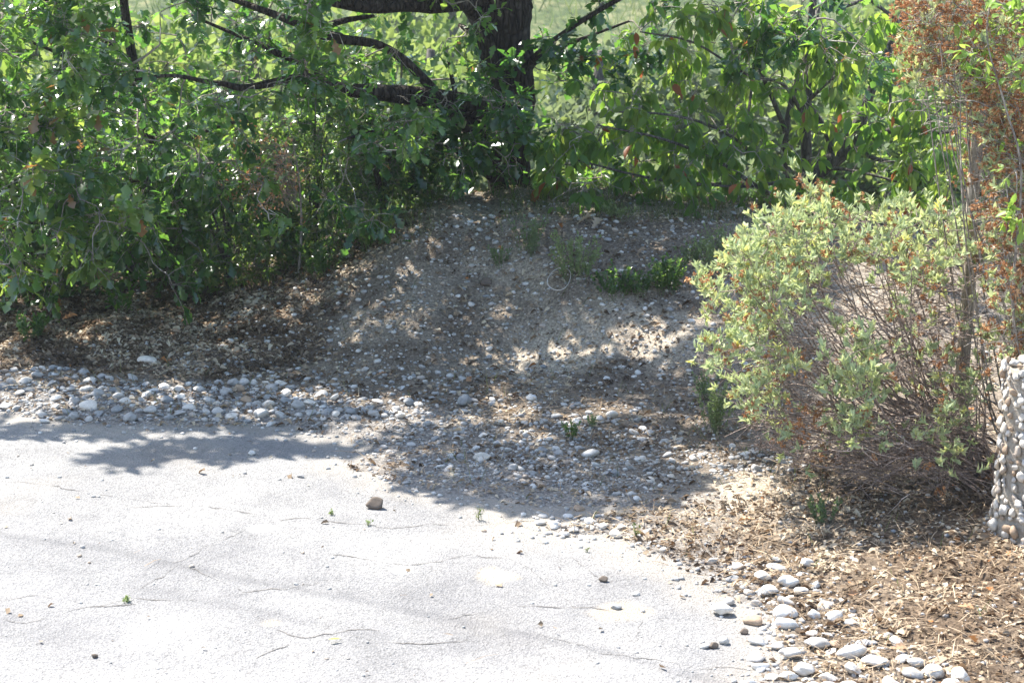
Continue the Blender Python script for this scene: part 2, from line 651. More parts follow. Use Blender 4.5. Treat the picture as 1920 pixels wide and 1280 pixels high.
def sand_f(x, y, sd):
    return .9 * blob(x, y, 1400, 930, .38) + .5 * blob(x, y, 1300, 950, .25) + .5 * blob(x, y, 690, 872, .22) + .25 * sstep(.2, .5, fbm(x, y, .6, 3, 63)) * (1 - sstep(10.5, 12, y)) \
        + .9 * sstep(-.2, .3, fbm(x, y, .5, 3, 65)) * np.exp(-((y - 11.45) / .3) ** 2) * sstep(-.5, .1, x) + .5 * sstep(.1, .5, fbm(x, y, .45, 3, 68)) * sstep(11, 12, y) * (1 - sstep(13, 14, y)) * sstep(-1.5, -.8, x)


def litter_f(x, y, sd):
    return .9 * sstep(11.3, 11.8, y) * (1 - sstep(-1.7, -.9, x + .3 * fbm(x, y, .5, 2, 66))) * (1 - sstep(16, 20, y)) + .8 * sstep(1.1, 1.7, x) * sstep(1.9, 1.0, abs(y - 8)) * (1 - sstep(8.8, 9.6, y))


def green_f(x, y, sd):
    return np.maximum(sstep(14, 17, y), .25 * sstep(12.6, 13, y) * (1 - sstep(13, 14, y)))


def grey_f(x, y, sd):
    return .8 * (1 - sstep(.1, .9, sd + .25 * fbm(x, y, .4, 3, 67))) * (x < 1.0)


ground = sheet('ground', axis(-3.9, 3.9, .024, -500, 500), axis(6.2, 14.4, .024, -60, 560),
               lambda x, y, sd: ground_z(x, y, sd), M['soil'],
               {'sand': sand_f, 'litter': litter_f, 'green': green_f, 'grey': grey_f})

TYRES = [[(-60, 998), (180, 1030), (330, 1062), (480, 1092), (640, 1118), (800, 1150), (960, 1182), (1150, 1222), (1300, 1262), (1420, 1300)],
         [(-60, 1045), (100, 1068), (250, 1100), (380, 1128), (560, 1158), (720, 1190), (860, 1215), (1000, 1250), (1100, 1290)]]
CRACKS = [[(180, 960), (330, 953), (420, 958), (480, 968)], [(500, 985), (570, 975), (640, 985), (720, 992), (800, 985), (860, 988), (1010, 980)],
          [(340, 1060), (300, 1085), (250, 1110), (235, 1125)], [(460, 1000), (410, 1020), (350, 1050), (300, 1060)],
          [(510, 1178), (580, 1188), (660, 1180), (740, 1175)], [(640, 1188), (720, 1202), (800, 1205), (900, 1190), (960, 1183)],
          [(0, 1125), (60, 1118), (120, 1118)], [(0, 1160), (40, 1168), (90, 1158), (160, 1140), (260, 1135)], [(0, 1195), (60, 1180), (110, 1165)],
          [(440, 1112), (520, 1105), (600, 1095)], [(330, 1130), (420, 1118), (480, 1112)], [(840, 1160), (960, 1140), (1080, 1140), (1200, 1150)],
          [(1000, 1180), (1100, 1215), (1180, 1225), (1300, 1245), (1420, 1250)], [(1210, 1060), (1200, 1110), (1190, 1130)], [(300, 1060), (340, 1062), (460, 1112)], [(640, 1188), (560, 1200), (480, 1235), (450, 1290)], [(160, 1140), (235, 1125), (330, 1130)], [(860, 988), (900, 1040), (980, 1060), (1080, 1140)], [(230, 940), (330, 953)], [(1180, 1225), (1200, 1150)],
          [(980, 1010), (1060, 1035), (1130, 1090)], [(20, 905), (140, 925), (230, 940)], [(620, 1040), (760, 1060), (900, 1040)]]
TY = [[tuple(float(c) for c in flat(*p)) for p in l] for l in TYRES]
CR = [[tuple(float(c) for c in flat(*p)) for p in l] for l in CRACKS]


def tyre_f(x, y, sd):
    wx = x + .02 * fbm(x, y, .4, 2, 73)
    a = np.maximum(1 - sstep(.0, .06, segdist(wx, y, TY[0])), .45 * (1 - sstep(.0, .08, segdist(wx, y, TY[1]))))
    return .45 * a * (.75 + .5 * fbm(x, y, .12, 3, 74))


def dust_f(x, y, sd):
    return np.clip(.95 * blob(x, y, 930, 1080, .1) + .6 * blob(x, y, 1160, 1145, .14) + .5 * blob(x, y, 510, 1165, .05) + .25 * (1 - sstep(.0, .3, -sd + .12 * fbm(x, y, .25, 3, 75))), 0, 1) + .12 * sstep(.1, .5, fbm(x, y, .9, 3, 76))


def pale_f(x, y, sd):
    return .8 * blob(x, y, 488, 997, .07) + .6 * blob(x, y, 755, 1070, .06)


road = sheet('road', axis(-2.75, 1.75, .0125, -15, 3), axis(6.4, 11.2, .0125, -15, 12),
             lambda x, y, sd: Hroad(x, y) - .03 * sstep(.06, .14, sd), M['asphalt'],
             {'tyre': tyre_f, 'dust': dust_f, 'pale': pale_f}, keep=lambda x, y, sd: sd < .09)

# open cracks filled with dark dirt
mck, nt, N, L, B = new_mat('crack_dirt')
L.new(ramp(N, L, noise(N, L, 40, 4, .7, objco(N)), [(.35, (.07, .065, .06)), (.65, (.2, .185, .17))]), B.inputs['Base Color'])
B.inputs['Roughness'].default_value = 1
for l in CR:
    p = np.array([(a_, b_, 0.) for a_, b_ in l])
    p, _ = catmull(p, np.ones(len(p)), 14) if len(p) > 2 else (p, None)
    seg = np.linalg.norm(np.diff(p, axis=0), axis=1)
    t = np.concatenate([[0], np.cumsum(seg)])
    n = max(6, int(t[-1] / .008))
    tt = np.linspace(0, t[-1], n)
    x = np.interp(tt, t, p[:, 0]) + .03 * fbm(tt, tt * 0 + l[0][0] * 9, .12, 5, 71)
    y = np.interp(tt, t, p[:, 1]) + .05 * fbm(tt, tt * 0 + l[0][1] * 9, .12, 5, 72)
    w = (.0002 + .0022 * np.clip(.35 + 1.5 * fbm(tt, tt * 0 + l[0][0] * 5, .09, 4, 73), 0, 1)) * np.clip(np.minimum(tt, t[-1] - tt) / .06, 0.1, 1)
    V = np.stack([np.stack([x, y - w * 1.6, Hroad(x, y - w) + .0022], -1), np.stack([x, y + w * 1.6, Hroad(x, y + w) + .0022], -1)], 1).reshape(-1, 3)
    i = np.arange(n - 1) * 2
    F = np.concatenate([np.stack([i, i + 2, i + 3], -1), np.stack([i, i + 3, i + 1], -1)])
    b = MB()
    b.add(V, F)
    b.build('crack', mck, road)

# ------------------------------------------------------------------ stones
STV = [ico(3, 100 + k, (.5, .72, .6, .45, .66, .55, .62, .5)[k], .24, k in (0, 2, 5, 7)) for k in range(8)]
STL = [ico(2, 200 + k, .62, .2) for k in range(6)]
STS = [ico(1, 300 + k, .6, .2) for k in range(4)]


def stone_mesh(name, tpl, mat, r):
    b = MB()
    b.add(tpl[0], tpl[1], r)
    o = b.build(name, mat, smooth=True)
    me = o.data
    bpy.data.objects.remove(o)
    return me


TONES = {'white': ('pebble', .84), 'pale': ('pebble', .6), 'grey': ('pebble', .3), 'bluish': ('pebble', .05), 'cream': ('warm_stone', .5), 'brown': ('warm_stone', 1.0), 'dark': ('dark_rock', .5)}
ST = {}
for tn, (mn, tv) in TONES.items():
    ST[tn] = [stone_mesh('stone', STV[k], M[mn], tv) for k in range(8)]
ROCK_ME = stone_mesh('stone', ico(3, 417, .8, .12, True), M['dark_rock'], 0.4)
WEDGE_ME = stone_mesh('stone', ico(3, 431, .6, .12, True), M['warm_stone'], 0.5)
ST_ME, ST_WARM = list(range(8)), list(range(8))


def tone_of(lab):
    for w, t in (('dark', 'dark'), ('reddish', 'brown'), ('brown', 'brown'), ('bluish', 'bluish'), ('whit', 'white'), ('cream', 'cream'), ('yellowish', 'cream'), ('grey', 'grey')):
        if w in lab.split(' in ')[0].split(' of ')[0].split(' the ')[0]:
            return t
    return 'pale'


def put_stone(me, px, py, wpx, label, group=None, rz=None, cat='stone', sink=.22, tilt=.2):
    x, y = hit(np.array([px]), np.array([py]))
    x, y = float(x[0]), float(y[0])
    z = float(surf(np.array([x]), np.array([y]))[0])
    s = wpx / FPX * (y * cP + (3 - z) * sP)
    o = bpy.data.objects.new('stone', me)
    hz = float(np.array([v.co.z for v in me.vertices]).min()) * -1
    o.location = (x, y, z + s * hz * (1 - sink))
    o.scale = (s, s * rng.uniform(.8, 1.1), s * rng.uniform(.75, 1.15))
    o.rotation_euler = (rng.normal() * tilt, rng.normal() * tilt, rng.uniform(-.5, .5) + (math.pi if rng.random() < .5 else 0) if rz is None else rz)
    COL.objects.link(o)
    tag(o, label, cat, group)
    return o


NAMED = [
    (703, 958, 34, ROCK_ME, 'angular dark brown rock standing alone on the sunlit asphalt left of centre'),
    (1354, 1156, 44, WEDGE_ME, 'wedge-shaped pale stone lying alone on the asphalt just left of the leaf litter edge'),
    (1366, 1136, 22, ST_WARM[1], 'small pale stone touching the wedge-shaped stone near the right road edge'),
    (1040, 988, 28, ST_ME[2], 'white rounded stone at the tip of the gravel tongue on the asphalt'),
    (1014, 987, 24, ST_WARM[3], 'flat pale stone beside the white rounded stone at the tip of the gravel tongue'),
    (1057, 1006, 20, ST_ME[4], 'pale pebble just below the white rounded stone on the gravel tongue'),
    (1155, 1009, 26, ST_WARM[5], 'flat cream stone on the lower rim of the gravel tongue'),
    (178, 1236, 13, ROCK_ME, 'tiny dark stone alone near the bottom left of the asphalt'),
    (565, 905, 16, ST_WARM[0], 'grey pebble on sunlit asphalt below the branch shadow left of centre'),
    (473, 859, 14, ST_ME[1], 'whitish pebble on the asphalt at the edge of the branch shadow'),
    (903, 866, 32, ST_WARM[2], 'large cream stone in the gravel below the foot of the mound'),
    (762, 911, 16, ST_ME[3], 'round grey pebble at the lower edge of the gravel in the tree shadow'),
    (1532, 1216, 50, ST_ME[5], 'large oval grey stone in the heap at the bottom right'),
    (1597, 1236, 64, ST_WARM[6], 'largest white stone of the heap at the bottom right'),
    (1566, 1214, 30, ST_WARM[0], 'brownish stone wedged beside the large oval stone at the bottom right'),
    (1473, 1158, 48, ST_ME[6], 'broad white flat stone at the road edge above the bottom right heap'),
    (1476, 1174, 44, ST_WARM[7], 'flat white stone lying directly below the broad white stone at the road edge'),
    (1463, 1212, 34, ST_ME[0], 'round grey stone left of the large oval stone at the bottom right'),
    (1640, 1258, 52, ST_ME[7], 'white stone right of the largest stone at the bottom right edge'),
    (1425, 1258, 34, ST_ME[2], 'white egg-shaped stone on the asphalt edge at the bottom right'),
    (1484, 1236, 44, ST_WARM[4], 'smooth pale stone in front of the round grey stone at the bottom right'),
    (1513, 1070, 28, ST_ME[1], 'white stone half buried in dry leaves right of the road edge'),
    (1430, 1088, 32, ST_WARM[5], 'cream stone at the upper end of the stone line along the right road edge'),
    (1440, 1110, 40, ST_ME[3], 'long flat white stone in the line along the right road edge'),
    (1322, 1212, 22, ST_WARM[3], 'left stone of the short row lying on the asphalt at the lower right'),
    (1338, 1214, 18, ROCK_ME, 'dark middle stone of the short row on the asphalt at the lower right'),
    (1356, 1210, 22, ST_WARM[1], 'right stone of the short row lying on the asphalt at the lower right'),
    (1395, 1186, 16, ROCK_ME, 'small reddish brown stone on the asphalt near the bottom right heap'),
    (1131, 1091, 18, ROCK_ME, 'brown stone on asphalt right of the sandy patch'),
    (1154, 1144, 22, ST_ME[0], 'bluish grey stone in the small litter patch on the asphalt'),
    (1192, 1120, 16, ST_WARM[2], 'cream stone at the top of the small litter patch on the asphalt'),
    (1195, 942, 16, ST_ME[5], 'white pebble in shade at the right end of the tree shadow'),
    (492, 778, 30, ST_ME[4], 'long flat stone at the front edge of the gravel band'),
    (502, 766, 26, ST_WARM[6], 'cream stone resting above the long flat stone of the gravel band'),
    (170, 768, 36, ST_WARM[2], 'long cream stone at the front of the gravel band on the left'),
    (84, 783, 20, ST_ME[7], 'round white stone lying in front of the gravel band at far left'),
    (222, 750, 24, ST_ME[6], 'pale round stone on top of the gravel band at left'),
    (256, 738, 26, ST_ME[0], 'domed grey stone at the top of the gravel band at left'),
    (283, 774, 24, ST_ME[2], 'round stone in the middle front of the gravel band'),
    (122, 718, 26, ST_WARM[0], 'brownish stone at the back of the gravel band at far left'),
    (278, 684, 46, ST_WARM[3], 'big yellowish stone leaning in the leaf litter at the foot of the bank'),
    (870, 768, 28, ST_ME[1], 'large pale bluish stone at the foot of the mound'),
    (768, 763, 24, ST_ME[5], 'bluish grey stone left of the large pale stone at the foot of the mound'),
    (786, 766, 20, ST_WARM[4], 'cream stone beside the bluish grey stone at the foot of the mound'),
    (1146, 784, 26, ST_WARM[6], 'round cream stone in the litter right of the sunlit patches'),
    (1044, 788, 26, ST_ME[3], 'flat bluish stone in the shade below the mound'),
    (1107, 862, 36, ST_ME[6], 'long flat pale stone in the shaded gravel right of centre'),
    (1216, 842, 22, ST_WARM[0], 'round brown stone in the shaded gravel near the shrub'),
    (882, 424, 16, ST_ME[7], 'white pebble on the crest of the mound left of the trunk foot'),
    (1138, 459, 16, ST_ME[4], 'pale bluish stone near the top of the mound right of the trunk'),
    (914, 570, 18, ST_ME[0], 'bluish grey stone halfway up the mound'),
    (910, 540, 22, ROCK_ME, 'grey brown rock embedded in the upper face of the mound'),
    (860, 562, 12, ST_ME[2], 'white pebble halfway up the left face of the mound'),
    (746, 572, 12, ST_ME[5], 'small white stone on the left shoulder of the mound'),
    (1138, 716, 14, ST_ME[1], 'bright white pebble on the lower slope right of centre'),
    (752, 733, 16, ST_WARM[2], 'whitish oval pebble on the lower slope left of centre'),
]
nst = 0
for px, py, w, me, lab in NAMED:
    if isinstance(me, int):
        me = ST[tone_of(lab)][me]
    put_stone(me, px, py, w, lab, tilt=.1)
    nst += 1

GRAVEL_BAND = [(-40, 700), (120, 692), (300, 728), (520, 722), (700, 752), (760, 790), (650, 790), (420, 792), (250, 790), (90, 780), (-40, 752)]
MID_GRAVEL = [(760, 750), (1050, 740), (1300, 830), (1500, 850), (1480, 890), (1320, 905), (1180, 935), (1000, 925), (820, 900), (680, 860), (760, 820), (700, 790)]
TONGUE = [(1010, 975), (1090, 960), (1200, 980), (1250, 1040), (1150, 1010), (1050, 1010)]
CORNER = [(1330, 1060), (1440, 1050), (1560, 1110), (1640, 1180), (1780, 1250), (1820, 1300), (1380, 1300), (1420, 1200), (1400, 1130)]
SLOPE = [(640, 470), (850, 402), (1400, 402), (1420, 700), (1350, 830), (900, 780), (500, 720), (300, 690), (420, 600)]
ROADPEB = [(0, 800), (600, 830), (1000, 960), (1300, 1080), (1400, 1280), (0, 1280)]
BACKBAND = [(300, 690), (900, 700), (900, 780), (500, 730)]


def scatter_poly(poly, n):
    p = np.array(poly, float)
    lo, hi = p.min(0), p.max(0)
    out = np.zeros((0, 2))
    while len(out) < n:
        c = rng.uniform(lo, hi, (n * 2, 2))
        out = np.vstack([out, c[inpoly(c[:, 0], c[:, 1], poly)]])
    return out[:n]


zones = [
    (GRAVEL_BAND, 2100, (5, 27), 3.2, ('rounded grey pebble in the dense gravel band along the road edge', 'pebbles of the dense gravel band'), .15),
    (MID_GRAVEL, 1000, (4, 22), 3.6, ('pale pebble in the shaded gravel between mound and asphalt', 'pebbles of the loose shaded gravel'), .15),
    (TONGUE, 46, (8, 26), 1.6, ('sunlit cream pebble on the narrow gravel tongue beside the asphalt', 'pebbles of the gravel tongue'), .8),
    (CORNER, 620, (7, 42), 2.6, ('sunlit white pebble in the heap along the right road edge', 'pebbles of the lower right heap'), .6),
    (SLOPE, 1100, (4, 15), 2.4, ('small pale stone stuck in the shaded dirt slope of the mound', 'stones in the mound slope'), .15),
    (ROADPEB, 110, (3, 11), 1.8, ('tiny loose pebble scattered on the sunlit asphalt', 'loose pebbles on the asphalt'), .8),
    (BACKBAND, 160, (6, 17), 1.6, ('grey pebble sunk in litter just above the gravel band', 'pebbles above the gravel band'), .15),
]
allst = []
for zi, (poly, n, (lo, hi), pw, lab, warm) in enumerate(zones):
    p = scatter_poly(poly, n)
    s = lo + (hi - lo) * rng.random(n) ** pw
    for a, b in zip(p, s):
        allst.append((a[0], a[1], b, zi, rng.random() < warm))
allst.sort(key=lambda t: -t[2])
kept = []
NP = np.array([(a[0], a[1], a[2]) for a in NAMED], float)
for st in allst:
    q = NP[(abs(NP[:, 0] - st[0]) < 70) & (abs(NP[:, 1] - st[1]) < 40)]
    if len(q):
        d = np.hypot(q[:, 0] - st[0], (q[:, 1] - st[1]) * 1.7)
        if (d < (q[:, 2] + st[2]) * .4).any():
            continue
    NP = np.vstack([NP, [st[0], st[1], st[2]]])
    kept.append(st)
LIM = 296 - nst
used_lab = set(a[4] for a in NAMED)
for st in kept[:LIM]:
    k = int(rng.integers(8))
    tn = str(rng.choice(['cream', 'pale', 'brown', 'white'], p=[.4, .18, .06, .36])) if st[4] else str(rng.choice(['grey', 'bluish', 'pale', 'white', 'cream'], p=[.42, .2, .22, .06, .1]))
    lab = None
    best = sorted(NAMED, key=lambda a: math.hypot(a[0] - st[0], a[1] - st[1]))[:3]
    for a_ in best:
        dx_, dy_ = st[0] - a_[0], st[1] - a_[1]
        if math.hypot(dx_, dy_) < 75:
            side = ('just right of' if dx_ > 0 else 'just left of') if abs(dx_) > abs(dy_) * 1.3 else ('just below' if dy_ > 0 else 'just behind')
            ref = re.split(r' (?:in|at|on|lying|of|beside|above|below|touching|halfway|standing|resting|wedged|half|leaning|from|embedded|near) ', a_[4])[0]
            cand = '%s stone %s the %s' % (tn, side, ref)
            cand = cand + (' at the bottom right' if a_[0] > 1300 and a_[1] > 1000 else ' on the mound' if a_[1] < 600 else ' by the gravel')
            if cand not in used_lab:
                lab = cand
                used_lab.add(cand)
                break
    if lab is None:
        third = 'left' if st[0] < 330 else 'middle left' if st[0] < 700 else 'centre' if st[0] < 1100 else 'right'
        lab = zones[st[3]][4][0].replace('rounded grey', tn).replace('sunlit cream', 'sunlit ' + tn).replace('sunlit white', 'sunlit ' + tn).replace('small pale', 'small ' + tn).replace('pale pebble', tn + ' pebble').replace('grey pebble', tn + ' pebble') + ', ' + third
    put_stone(ST[tn][k], st[0], st[1], st[2], lab, zones[st[3]][4][1], sink=.55, tilt=.3)
rest = kept[LIM:]


def stuff_stones(name, P, S, tpls, mat, extra=None):
    b = MB()
    x, y = P[:, 0], P[:, 1]
    z = surf(x, y)
    k = rng.integers(len(tpls), size=len(x))
    for i, t in enumerate(tpls):
        m = k == i
        n = m.sum()
        th = rng.uniform(0, 6.28, n)
        nrm = np.tile([0, 0, 1.], (n, 1)) + .25 * rvec(n)
        R = frames(np.stack([np.cos(th), np.sin(th), np.zeros(n)], -1), nrm)
        b.inst(t[0], t[1], R, S[m], np.stack([x[m], y[m], z[m] + S[m] * .12], -1), rng.random(n))
    return tag(b.build(name, mat, smooth=True), kind='stuff')


rp = np.array([(r[0], r[1], r[2]) for r in rest])
hx, hy = hit(rp[:, 0], rp[:, 1])
o = stuff_stones('gravel', np.stack([hx, hy], -1), rp[:, 2] / FPX * (hy * cP + 2.8 * sP), STL, M['pebble'])
tag(o, 'medium pebbles scattered between the larger stones', 'gravel')


def world_scatter(n, zone, x0=-3.8, x1=3.8, y0=6.3, y1=13.9):
    out = []
    tot = 0
    while tot < n:
        x, y = rng.uniform(x0, x1, n), rng.uniform(y0, y1, n)
        px, py = proj(x, y, H(x, y))
        k = rng.random(n) < zone(x, y, px, py)
        out.append(np.stack([x[k], y[k]], -1))
        tot += k.sum()
    return np.concatenate(out)[:n]


SDCACHE = lambda x, y: road_sd(x, y)


def z_fine(x, y, px, py):
    sd = SDCACHE(x, y)
    off = sd > 0.0
    d = np.where(off, .16, .004)
    d = np.where(inpoly(px, py, GRAVEL_BAND) | inpoly(px, py, MID_GRAVEL), 1.0, d)
    d = np.where(inpoly(px, py, CORNER) | inpoly(px, py, TONGUE), .35, d)
    d = np.where(off & (sd < .12), np.maximum(d, .6), d)
    d = np.where(~off & (sd > -.45) & (py > 780), .45 * np.exp(sd * 9), d)
    d = np.where(inpoly(px, py, SLOPE), .28, d)
    return d * (.35 + .9 * vnoise(x * 3, y * 3, 81))


P = world_scatter(14000, z_fine)
o = stuff_stones('fine_gravel', P, .006 + .022 * rng.random(len(P)) ** 2.2, STS, M['pebble'])
tag(o, 'fine grit and small chips covering the shoulder and slope', 'gravel')


# ------------------------------------------------------------------ litter, straw
def lay(name, n, zone, tpl, mat, s0, s1, lift=.006, tiltn=.5, width=None, rpow=1.0, sy=None):
    P = world_scatter(n, zone)
    x, y = P[:, 0], P[:, 1]
    z = surf(x, y)
    th = rng.uniform(0, 6.28, n)
    ax = np.stack([np.cos(th), np.sin(th), rng.normal(size=n) * .16], -1)
    R = frames(ax, np.tile([0, 0, 1.], (n, 1)) + tiltn * rvec(n))
    tn = vnoise(x * 5 + 3, y * 5, 88) * .6 + vnoise(x * 17, y * 17, 89) * .4
    S = s0 + (s1 - s0) * rng.random(n) ** 1.6
    if width is not None:
        S = np.stack([np.full(n, width) * rng.uniform(.6, 1.5, n), S, S], -1)
    b = MB()
    b.inst(tpl[0], tpl[1], R, S, np.stack([x, y, z + lift * rng.random(n) + .002], -1), np.where(rng.random(n) < .006, 1.0, np.clip(rng.random(n) * .75 + (tn - .5) * 1.5 + .1, 0, .92)))
    return tag(b.build(name, mat), kind='stuff')


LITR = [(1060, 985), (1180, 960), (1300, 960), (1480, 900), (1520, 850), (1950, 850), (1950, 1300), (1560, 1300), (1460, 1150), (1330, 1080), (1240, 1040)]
LITL = [(-40, 560), (300, 560), (520, 480), (640, 450), (780, 420), (700, 500), (640, 580), (600, 680), (400, 715), (-40, 700)]


def z_litter(x, y, px, py):
    off = SDCACHE(x, y) > -.02
    d = np.where(off, .14, .0015)
    d = np.where(inpoly(px, py, SLOPE), .2, d)
    d = np.where(inpoly(px, py, LITL), 1.0, d)
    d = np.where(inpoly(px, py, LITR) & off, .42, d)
    d = np.where(inpoly(px, py, GRAVEL_BAND), .22, d)
    d = d * np.where(y > 13.0, .5, 1)
    return d * (.35 + .9 * vnoise(x * 4, y * 4, 82))


def z_straw(x, y, px, py):
    off = SDCACHE(x, y) > -.04
    d = np.where(off, .22, .0015)
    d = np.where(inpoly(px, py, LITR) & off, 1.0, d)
    d = np.where(inpoly(px, py, LITL), .35, d)
    d = np.where(inpoly(px, py, GRAVEL_BAND), .2, d)
    d = np.where(inpoly(px, py, [(880, 720), (1350, 740), (1500, 850), (1300, 860), (900, 800)]), .6, d)
    return d * (.3 + .9 * vnoise(x * 3, y * 5, 83))


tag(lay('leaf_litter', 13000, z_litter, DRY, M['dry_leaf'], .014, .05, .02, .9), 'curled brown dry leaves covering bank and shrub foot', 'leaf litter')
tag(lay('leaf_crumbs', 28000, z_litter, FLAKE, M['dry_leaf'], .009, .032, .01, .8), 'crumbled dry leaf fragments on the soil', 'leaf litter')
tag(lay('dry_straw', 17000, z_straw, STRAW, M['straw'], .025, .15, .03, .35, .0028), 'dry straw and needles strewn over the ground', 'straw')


def dry_leaf_thing(px, py, wpx, label, tone):
    x, y = hit(np.array([px]), np.array([py]))
    z = surf(x, y)
    s = wpx / FPX * (float(y[0]) * cP + 3 * sP)
    b = MB()
    b.add(OAK[0] * s + np.array([0, -s * .5, s * .12]), OAK[1], tone)
    b.v[0][:, 2] += .25 * s * np.abs(b.v[0][:, 0] / s * 2) ** 1.5
    o = b.build('fallen_leaf', M['dry_leaf'])
    o.location = (float(x[0]), float(y[0]), float(z[0]) + .02)
    o.rotation_euler = (rng.normal() * .35 + .3, rng.normal() * .4, rng.uniform(0, 6.28))
    tag(o, label, 'leaf', None)


for px, py, w, t, lab in [
        (1824, 1216, 34, 1.0, 'bright orange fallen leaf in the straw at the lower right corner'),
        (1684, 1234, 34, .97, 'orange brown fallen leaf right of the white stones at the bottom'),
        (1810, 1152, 30, .98, 'rust brown curled leaf in the litter above the lower right corner'),
        (1400, 988, 34, .97, 'rust orange curled leaf on the litter left of the shrub foot'),
        (1388, 998, 26, .9, 'pale tan curled leaf beside the rust orange leaf'),
        (1598, 1130, 24, .98, 'orange leaf among dark litter below the shrub'),
        (1096, 428, 40, .9, 'tan dry leaf on the mound crest right of the trunk'),
        (1118, 432, 36, .7, 'brown dry leaf in the clump on the mound crest'),
        (1050, 433, 22, 1.0, 'orange leaf on the sunny mound crest'),
        (878, 722, 22, .98, 'reddish leaf on the lower slope left of centre'),
        (716, 714, 22, .98, 'rust leaf on the lower slope above the gravel'),
        (130, 605, 34, .98, 'large rusty leaf on the shaded bank at far left'),
        (104, 598, 30, .95, 'tan leaf beside the large rusty leaf on the bank'),
        (308, 688, 22, 1.0, 'orange leaf right of the big yellowish stone')]:
    dry_leaf_thing(px, py, w, lab, t)

b = MB()
b.add(SMALL[0] * np.array([.03, .05, .03]) + np.array([0, -.025, .004]), SMALL[1], .97)
o = b.build('fallen_leaf', leaf_mat('yellow_leaf', [(0, (.55, .55, .08)), (1, (.6, .58, .1))], [(0, (.6, .6, .1)), (1, (.6, .6, .1))], .2))
fx, fy = flat(628, 1201)
o.location = (float(fx), float(fy), .006)
o.rotation_euler = (0, 0, rad(-70))
tag(o, 'small yellow leaf lying on the sunlit asphalt near the bottom', 'leaf')

# wire loop on the mound
b = MB()
cx, cy = hit(np.array([1048.]), np.array([548.]))
th = np.linspace(0, 2 * math.pi, 25)
ring = np.stack([.068 * np.cos(th) + .02 * np.sin(th), .085 * np.sin(th) + .012 * np.cos(3 * th), .05 * np.sin(th) + .004 * np.sin(2 * th)], -1)
b.tube(ring, np.full(25, .0022), 6, smooth=2, cap=False)
mw, nt, N, L, B = new_mat('pale_wire')
B.inputs['Base Color'].default_value = (.62, .58, .54, 1)
B.inputs['Roughness'].default_value = .6
o = b.build('wire_loop', mw, smooth=True)
o.location = (float(cx[0]), float(cy[0]), float(surf(cx, cy)[0]) + .045)
tag(o, 'pale loop of wire lying on the mound slope', 'wire loop')


# ------------------------------------------------------------------ low plants on the mound
def herb(px, py, wpx, hpx, label, tpl=SMALL, mat='herb_leaf', nst=26, leaf=.022, per=16, tone=(0, 1), spread=.5, group='small green plants on the slope'):
    x, y = hit(np.array([px], float), np.array([py], float))
    x, y = float(x[0]), float(y[0])
    z = float(surf(np.array([x]), np.array([y]))[0])
    sc = (y * cP + 2.6 * sP) / FPX
    w, h = wpx * sc * 1.15, hpx * sc * 1.25
    root = empty('low_plant', (x, y, z), label, 'plant', group)
    stems, lv = MB(), MB()
    for k in range(nst):
        a = rng.uniform(0, 6.28)
        r = w * .55 * math.sqrt(rng.random())
        p0 = np.array([math.cos(a) * r * .4, math.sin(a) * r * .4, 0])
        tip = np.array([math.cos(a) * r, math.sin(a) * r * .8, h * rng.uniform(.55, 1.0)])
        mid = (p0 + tip) / 2 + np.array([0, 0, h * .12])
        stems.tube([p0 - [0, 0, .02], mid, tip], [.0013, .0011, .0006], 3, r=.4, smooth=2)
        per_ = int(per * 1.5)
        t = rng.uniform(.1, 1, per_)[:, None]
        pos = (1 - t) ** 2 * p0 + 2 * t * (1 - t) * mid + t * t * tip
        ax = (tip - p0)[None] / h * .6 + rvec(per_) * .9 + [0, 0, .35]
        pos = pos + rvec(per_) * .006
        lv.inst(tpl[0], tpl[1], frames(ax, rvec(per_) * .6 + [0, 0, 1]), leaf * rng.uniform(.5, 1.2, per_), pos, rng.uniform(tone[0], tone[1], per_))
    stems.build('stem', M['herb_leaf'], root)
    o = lv.build('foliage', M[mat], root)
    o['kind'] = 'stuff'
    return root


